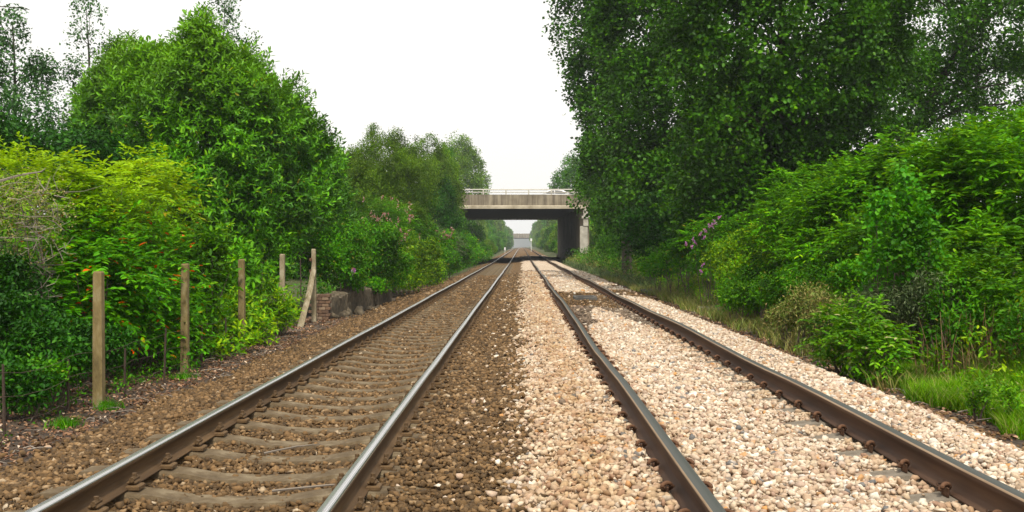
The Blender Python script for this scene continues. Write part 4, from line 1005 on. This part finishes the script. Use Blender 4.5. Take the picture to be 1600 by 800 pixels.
build_plant('scrub_bush', 'brownish green scrub between the leafy clump and the yellowish weeds', 'bush',
    G((1290, 485, 16, 34, 26), (1250, 490, 17.0, 32, 22), (1225, 500, 17.3, 24, 18), (1270, 470, 17, 34, 24)), LM['dry'], 'cloud', .06, .015, 10, .25, 1.3, base=(4.1, 16.6))
build_plant('nettle_clump', 'pale nettles at the lower right beside the ballast', 'weed',
    G((1530, 628, 10.2, 20, 28), (1568, 638, 9.9, 17, 22)), LM['clump'], 'rosette', .045, .02, 7, .12, 1.3, rich=True, base=(4.15, 10.1), updir=.8)
build_plant('butterfly_bush', 'butterfly bush with violet flower spikes arching against the dark thicket', 'bush',
    G((1100, 385, 28.5, 32, 28), (1125, 365, 28, 28, 30)), LM['bramble'], 'spray', .12, .035, 9, .35, 1.3, base=(4.9, 28.5))
spikes('butterfly_bush', 2, [(1072, 385, 27.2), (1083, 376, 27.2), (1088, 383, 27.2), (1093, 368, 27.2), (1098, 374, 27.2), (1103, 362, 27.2), (1108, 357, 27.2), (1118, 350, 27.2), (1122, 341, 27.2), (1113, 356, 27.2), (1080, 388, 27.2), (1096, 417, 26), (1096, 428, 26)], M['purple'], .03, .12, nn=26)

build_plant('leafy_weed', 'straggling green weeds growing up among the rusty dead stalks', 'weed',
    G((1490, 480, 13.6, 40, 45), (1560, 490, 13.0, 50, 45), (1600, 520, 12.2, 40, 40), (1470, 520, 13, 30, 26)), LM['bramble'], 'cloud', .07, .03, 8, .25, 1.1, rich=True, base=(5.5, 13.1))
# grass tuft, stalks, grass and ground cover
def blades(name, X, Y, h, wd, mt, label=None, cat=None, kind=None, parent=None, loc=None, lean=.35, z=None):
    n = len(X); Z = ground_z(X, Y) if z is None else z
    ang = rng.random(n) * 6.28; A = np.stack([np.cos(ang) * lean, np.sin(ang) * lean, np.ones(n)], -1) + rng.normal(size=(n, 3)) * .12
    A = nrmz(A); S_ = nrmz(np.cross(A, rand_unit(n))); h = h * rng.uniform(.5, 1.2, n)
    P = np.stack([X, Y, Z - .02], -1); o_ = nrmz(A * np.array([1, 1, 0]) + 1e-6)
    V = np.stack([P - S_ * wd, P + S_ * wd, P + A * h[:, None] * .6 + S_ * wd * .7, P + A * h[:, None] * .6 - S_ * wd * .7, P + A * h[:, None] + o_ * h[:, None] * .25], 1)
    V = V.reshape(-1, 3); b = np.arange(n)[:, None] * 5
    F4 = b + np.array([0, 1, 2, 3]); F3 = b + np.array([3, 2, 4])
    if loc is not None: V = V - np.array(loc)
    o = npmesh(name, V, [F4, F3], mt, parent, loc=loc if loc is not None else (0, 0, 0))
    return tag(o, label, cat, kind=kind)
def patch(n, x0, x1, y0, y1, f=None):
    X = rng.uniform(x0, x1, n); Y = rng.uniform(y0, y1, n)
    if f is not None:
        k = f(X, Y); X, Y = X[k], Y[k]
    return X, Y
X, Y = patch(80000, 3.9, 7.5, 8.3, 14.2, lambda X, Y: (X > 4.0 + .09 * np.abs(Y - 11.5) + .25 * noise2(X, Y, 1.5)) & (noise2(X, Y, 1.2, 7) > -.55))
blades('bright_grass', X, Y, .2, .005, LM['grass'], kind='stuff')
X, Y = patch(60000, 3.7, 8.5, 12, 60, lambda X, Y: (X > 4.05 + .3 * noise2(X, Y, .8, 3)) & (noise2(X, Y, 1.1, 8) > -.45) & (rng.random(len(X)) < np.clip(1.3 - Y / 60, .2, 1)))
blades('withered_grass', X, Y, .26, .007, LM['dry'], kind='stuff')
X, Y = patch(14000, 4.2, 7.0, 12.5, 20, lambda X, Y: (X > 4.3 + .25 * noise2(X, Y, .9, 3)) & (noise2(X, Y, .9, 71) > -.15))
blades('withered_grass', X, Y, .42, .006, LM['dry'], kind='stuff')
X, Y = patch(30000, 3.9, 9, 40, 125, lambda X, Y: (X > 4.2 + .3 * noise2(X, Y, .5, 3)))
blades('verge_grass', X, Y, .4, .02, LM['greygreen'], kind='stuff')
X, Y = patch(16000, -7.5, -4.3, 60, 128, lambda X, Y: (X < -4.6 + .3 * noise2(X, Y, .5, 3)))
blades('verge_grass', X, Y, .45, .02, LM['bramble'], kind='stuff')
e = empty('dry_grass_tuft', ((1445 - CX) * 12 / F, 12.0, float(ground_z(4.3, 12))), 'pale dry grass tuft with a rusty brown base beside the dark slab', 'grass tuft')
X = rng.normal(4.3, .09, 1500); Y = rng.normal(12, .09, 1500)
blades('blades', X, Y, .38, .004, LM['greygreen'], parent=e, loc=tuple(e.location), lean=.45)
X = rng.normal(4.3, .07, 500); Y = rng.normal(11.97, .07, 500)
blades('dead_blades', X, Y, .2, .005, M['dead_stalk'], parent=e, loc=tuple(e.location), lean=.3)
e = empty('dead_stalk_stand', (5.3, 13, float(ground_z(5.3, 13))), 'stand of rusty brown dead stalks under the lush growth at right', 'dead stalks')
m = MB()
for i in range(260):
    px = random.choice([random.gauss(1570, 36), random.uniform(1430, 1660), random.uniform(1430, 1660)]) if i < 240 else random.gauss(1280, 6); Yq = random.uniform(12.3, 14.6) if i < 240 else random.uniform(17.5, 18.5); Xq = (px - CX) * Yq / F
    z0 = float(ground_z(Xq, Yq)) - .03; h = random.uniform(.25, .9); dx, dy = random.gauss(0, .12) * h, random.gauss(0, .12) * h
    p = np.array([Xq - 5.3, Yq - 13, z0 - e.location.z])
    m.tube([p, p + np.array([dx * .4, dy * .4, h * .55]), p + np.array([dx, dy, h])], [.0045, .004, .002], 3, cap=False)
m.build('stalks', M['dead_stalk'], e)
# low weeds, too many to count
def weeds(name, n, x0, x1, y0, y1, f, mt, L, W, k=8, tw=.16, hmax=.35, mode='cloud', rich=False):
    X, Y = patch(n, x0, x1, y0, y1, f); Z = ground_z(X, Y) + rng.random(len(X)) * hmax * np.clip(.4 + noise2(X, Y, 1.3, 31) + .5, .15, 1.4)
    V, Fs = clump_leaves(np.stack([X, Y, Z], -1), UP + rand_unit(len(X)) * .5, tw, k, mode, L, W, rich)
    tag(npmesh(name, V, Fs, mt), kind='stuff')
vg = lambda X, Y: X > 4.15 + .01 * (Y - 12) + .35 * noise2(X, Y, .8, 3)
weeds('low_weeds', 5200, 4, 8, 13, 60, lambda X, Y: vg(X - .35, Y) & (noise2(X, Y, .9, 41) > -.05), LM['bramble'], .06, .03)
weeds('low_weeds', 4200, 4, 8, 13, 60, lambda X, Y: vg(X, Y) & (noise2(X, Y, .8, 47) > -.1), LM['dry'], .06, .018, hmax=.3)
weeds('low_weeds', 4200, 4.4, 7.6, 11.5, 32, lambda X, Y: (X > 4.7 + .3 * noise2(X, Y, .8, 3)) & (noise2(X, Y, .7, 61) > -.3), LM['lush_yellow'], .07, .03, hmax=.7, rich=True)
weeds('low_weeds', 2600, 4, 7, 30, 70, lambda X, Y: vg(X - .5, Y), LM['lush_yellow'], .08, .045, hmax=.6)
weeds('low_weeds', 3500, 4.4, 9, 45, 125, lambda X, Y: X > 4.6 + .4 * noise2(X, Y, .5, 3), LM['midgreen'], .15, .08, tw=.35, hmax=1.1)
weeds('low_weeds', 2200, 4.2, 8, 45, 125, lambda X, Y: X > 4.3 + .3 * noise2(X, Y, .5, 3), LM['dry'], .14, .05, tw=.3, hmax=.7)
weeds('low_weeds', 4500, -8, -4.4, 38, 126, lambda X, Y: X < -4.9 + .4 * noise2(X, Y, .5, 3), LM['bramble'], .13, .07, tw=.35, hmax=1.2)
weeds('low_weeds', 1500, -6.4, -4.5, 9, 26, lambda X, Y: (X < -4.75 + .3 * noise2(X, Y, 1.2, 3)) & (noise2(X, Y, 1.0, 51) > -.1), LM['bramble'], .05, .024, hmax=.22)
# fallen leaves and twigs on the left
def litter(name, n, x0, x1, y0, y1, s, mt, f=None):
    X, Y = patch(n, x0, x1, y0, y1, f); Z = ground_z(X, Y) + .01
    P = np.stack([X, Y, Z], -1)
    A = rand_unit(len(X)) * np.array([1, 1, .25]); Nn = UP + rand_unit(len(X)) * .6
    V, Fs = leaf_arrays(P, A, Nn, s * rng.uniform(.5, 1.3, len(X)), s * .6 * rng.uniform(.5, 1.2, len(X)), True, .2)
    return tag(npmesh(name, V, Fs, mt), kind='stuff')
litter('leaf_litter', 14000, -6.6, -3.95, 7, 28, .05, LM['litter'], lambda X, Y: X < -4.05 + .2 * noise2(X, Y, .9))
litter('leaf_litter', 5000, 3.6, 4.6, 9, 40, .05, LM['litter'])
m = MB()
for i in range(420):
    Xq = random.uniform(-6, -4.0) if i < 300 else random.uniform(3.6, 4.5); Yq = random.uniform(7.5, 27); z = float(ground_z(Xq, Yq)) + .015; a = random.uniform(0, 6.3); l_ = random.uniform(.08, .35)
    m.tube([(Xq, Yq, z), (Xq + math.cos(a) * l_ * .5, Yq + math.sin(a) * l_ * .5, z + random.uniform(0, .03)), (Xq + math.cos(a + .3) * l_, Yq + math.sin(a + .3) * l_, z)], random.uniform(.003, .007), 4)
tag(m.build('fallen_twigs', M['grey_twig']), kind='stuff')
for (X0, Y0, a, l_, lab) in ((-1.95, 8.5, .5, .5, 'bare twig lying on the sleepers in the near left track'), (-1.6, 7.2, .1, .7, 'long dark twig lying across the cribs of the left track')):
    P = [(0, 0, 0), (math.cos(a) * l_ * .5, math.sin(a) * l_ * .5, .03), (math.cos(a + .25) * l_, math.sin(a + .25) * l_, .01)]
    tag(MB().tube(P, [.009, .007, .003], 5).build('twig', M['grey_twig'], loc=(X0, Y0, float(ground_z(X0, Y0)) + .04)), lab, 'twig')
# little green tufts on the left gravel
for (px, py, Y, r_, lab) in ((283, 587, 15.2, .14, 'small fresh green tuft at the foot of the second post'), (168, 625, 12.2, .10, 'thin grass tuft against the nearest post foot'), (98, 652, 11.3, .12, 'yellowish grass tuft in the leaf litter left of the nearest post')):
    X0 = (px - CX) * Y / F
    X = rng.normal(X0, r_ * .6, 260); Yb = rng.normal(Y, r_ * .6, 260)
    blades('grass_tuft', X, Yb, .12, .004, LM['bramble'], lab, 'grass tuft', loc=(X0, Y, float(ground_z(X0, Y))))

# ---- trees and bushes beyond the bridge
far_l = [(205, -11.5, 8.5, 3.6), (230, -9.5, 5, 3.0), (255, -12, 10.5, 4.3), (300, -10.5, 9.5, 4.0), (345, -11.5, 11, 4.6), (395, -9.5, 10, 4.4), (450, -9.5, 11, 4.6), (510, -9, 11, 4.6), (580, -9, 11, 4.6), (650, -9, 11, 4.6), (705, -9.5, 11, 5)]
far_r = [(185, 11.5, 8.0, 3.8), (215, 10.5, 7, 3.6), (250, 11.8, 10, 4.3), (290, 11.5, 9, 4.2), (335, 11.5, 10.5, 4.6), (390, 10.5, 10, 4.6), (445, 10, 11, 4.8), (510, 9.5, 11, 4.8), (580, 9.3, 11, 4.6), (650, 9.3, 11, 4.6), (705, 9.5, 11, 5)]
protos = {}
def far_tree(kind, X, Y, h, r_, label, group):
    if kind not in protos:
        NP = 2600; B0 = np.zeros(3)
        Vs, Fs_, n0 = [], [], 0
        for q in range(9):
            a = q * 2.4; cc = np.array([math.cos(a) * .35 * (q > 0), math.sin(a) * .35 * (q > 0), .28 + .08 * q - .15 * (q % 2)]); rr = np.array([.62, .62, .26]) * (1.15 - .06 * q)
            n = 330; u = rand_unit(n); P = cc + u * rr * (rng.uniform(.75, 1.05, n) * (1 + .25 * noise3(u * 2.5 + q)))[:, None]
            P = P[P[:, 2] > .02]; 
            V, Fs = clump_leaves(P, u[:len(P)] + UP * .3, .13, 8, 'cloud', .075, .05, False)
            Vs.append(V); Fs_.append(Fs + n0); n0 += len(V)
        cm_ = npmesh('crown', np.concatenate(Vs), np.concatenate(Fs_), [LM['midgreen'], LM['birch'], LM['willow']][kind])
        tm = MB().tube([(0, 0, -.1), (.02, 0, .3), (0, .02, .85)], [.045, .035, .008], 7).build('trunk', M['bark'])
        protos[kind] = (cm_.data, tm.data)
        bpy.data.objects.remove(cm_); bpy.data.objects.remove(tm)
    z = float(ground_z(X, Y))
    e = empty('lineside_tree', (X, Y, z), label, 'tree', group, rz=random.uniform(0, 6.28))
    for nm, dat in zip(('crown', 'trunk'), protos[kind]):
        o = bpy.data.objects.new(nm, dat); link(o, e); o.scale = (r_, r_, h)
    return e
for i, (Y, X, h, r_) in enumerate(far_l): far_tree(i % 3, X, Y, h, r_, 'tree beyond the bridge in the row left of the line', 'far trees left of the line')
for i, (Y, X, h, r_) in enumerate(far_r): far_tree((i + 1) % 3, X, Y, h, r_, 'tree beyond the bridge in the row right of the line', 'far trees right of the line')
for i, (Y, X, h, r_) in enumerate([(160, -6.6, 2.0, 1.9), (172, -8.4, 5.5, 3.0), (192, -6.0, 2.6, 1.8), (222, -6.6, 3.0, 2.0), (262, -6.8, 3.4, 2.4), (320, -7.0, 5, 3), (400, -6.6, 5, 2.8), (500, -6.6, 5.5, 3)]): far_tree(1 if i == 2 else 0, X, Y, h, r_, 'bush beyond the bridge at the left trackside', 'far bushes left of the line')
for i, (Y, X, h, r_) in enumerate([(156, 6.6, 3.0, 1.7), (163, 6.2, 1.6, 1.5), (182, 5.9, 1.8, 1.6), (210, 6.0, 2.2, 1.9), (260, 6.2, 2.6, 2.2), (330, 6.6, 3, 2.4), (170, 7.6, 5.0, 2.4), (195, 7.2, 4.4, 2.4), (235, 7.2, 5, 2.6), (290, 7.4, 5, 3), (370, 7.4, 5.5, 3), (480, 7.4, 6, 3.2)]): far_tree(i % 2, X, Y, h, r_, 'bush beyond the bridge at the right trackside', 'far bushes right of the line')
for i, (Y, X, h, r_) in enumerate([(95, -13, 8, 4), (78, -13, 7.5, 4), (60, -14, 7, 4), (110, 12.5, 9, 4.5), (90, 13, 10, 4.5), (66, 13, 10, 4.5)]): far_tree(i % 3 if i != 2 else 0, X, Y, h, r_, 'background tree filling in behind the nearer %s trees' % ('left' if X < 0 else 'right'), 'background trees %s' % ('left' if X < 0 else 'right'))
# distant woodland on the horizon
Vs = []
for s in (-1, 1):
    X = s * rng.uniform(22, 300, 9000); Y = rng.uniform(480, 760, 9000); Z = rng.random(9000) ** .7 * 9 + .5
    Vs.append(np.stack([X, Y, Z], -1))
P = np.concatenate(Vs); V, Fs = leaf_arrays(P, rand_unit(len(P)), rand_unit(len(P)), 3.2, 2.6, False)
tag(npmesh('far_woodland', V, Fs, LM['willow']), kind='stuff')
hz = tag(MB().prism([(-400, -2), (400, -2), (400, 22), (200, 16), (60, 17.5), (-90, 15), (-260, 20), (-400, 18)], 1450, 1600, 'y').build('far_hill', M['hill']), kind='structure')

# ------------------------------------------------------------------ haze
HAZE = 0.00035
if HAZE:
    hm, n = mat('haze_air'); pv = N(n, 'VolumePrincipled'); pv.inputs['Color'].default_value = (.86, .92, 1, 1); pv.inputs['Density'].default_value = HAZE
    o_ = n.nodes.new('ShaderNodeOutputMaterial'); n.links.new(pv.outputs[0], o_.inputs['Volume'])
    hb = MB().box(-420, 420, -40, 1650, -3, 45).build('haze', hm); tag(hb, kind='stuff')
print('leaves', NL[0], 'polys', sum(len(o.data.polygons) for o in bpy.data.objects if o.type == 'MESH'))
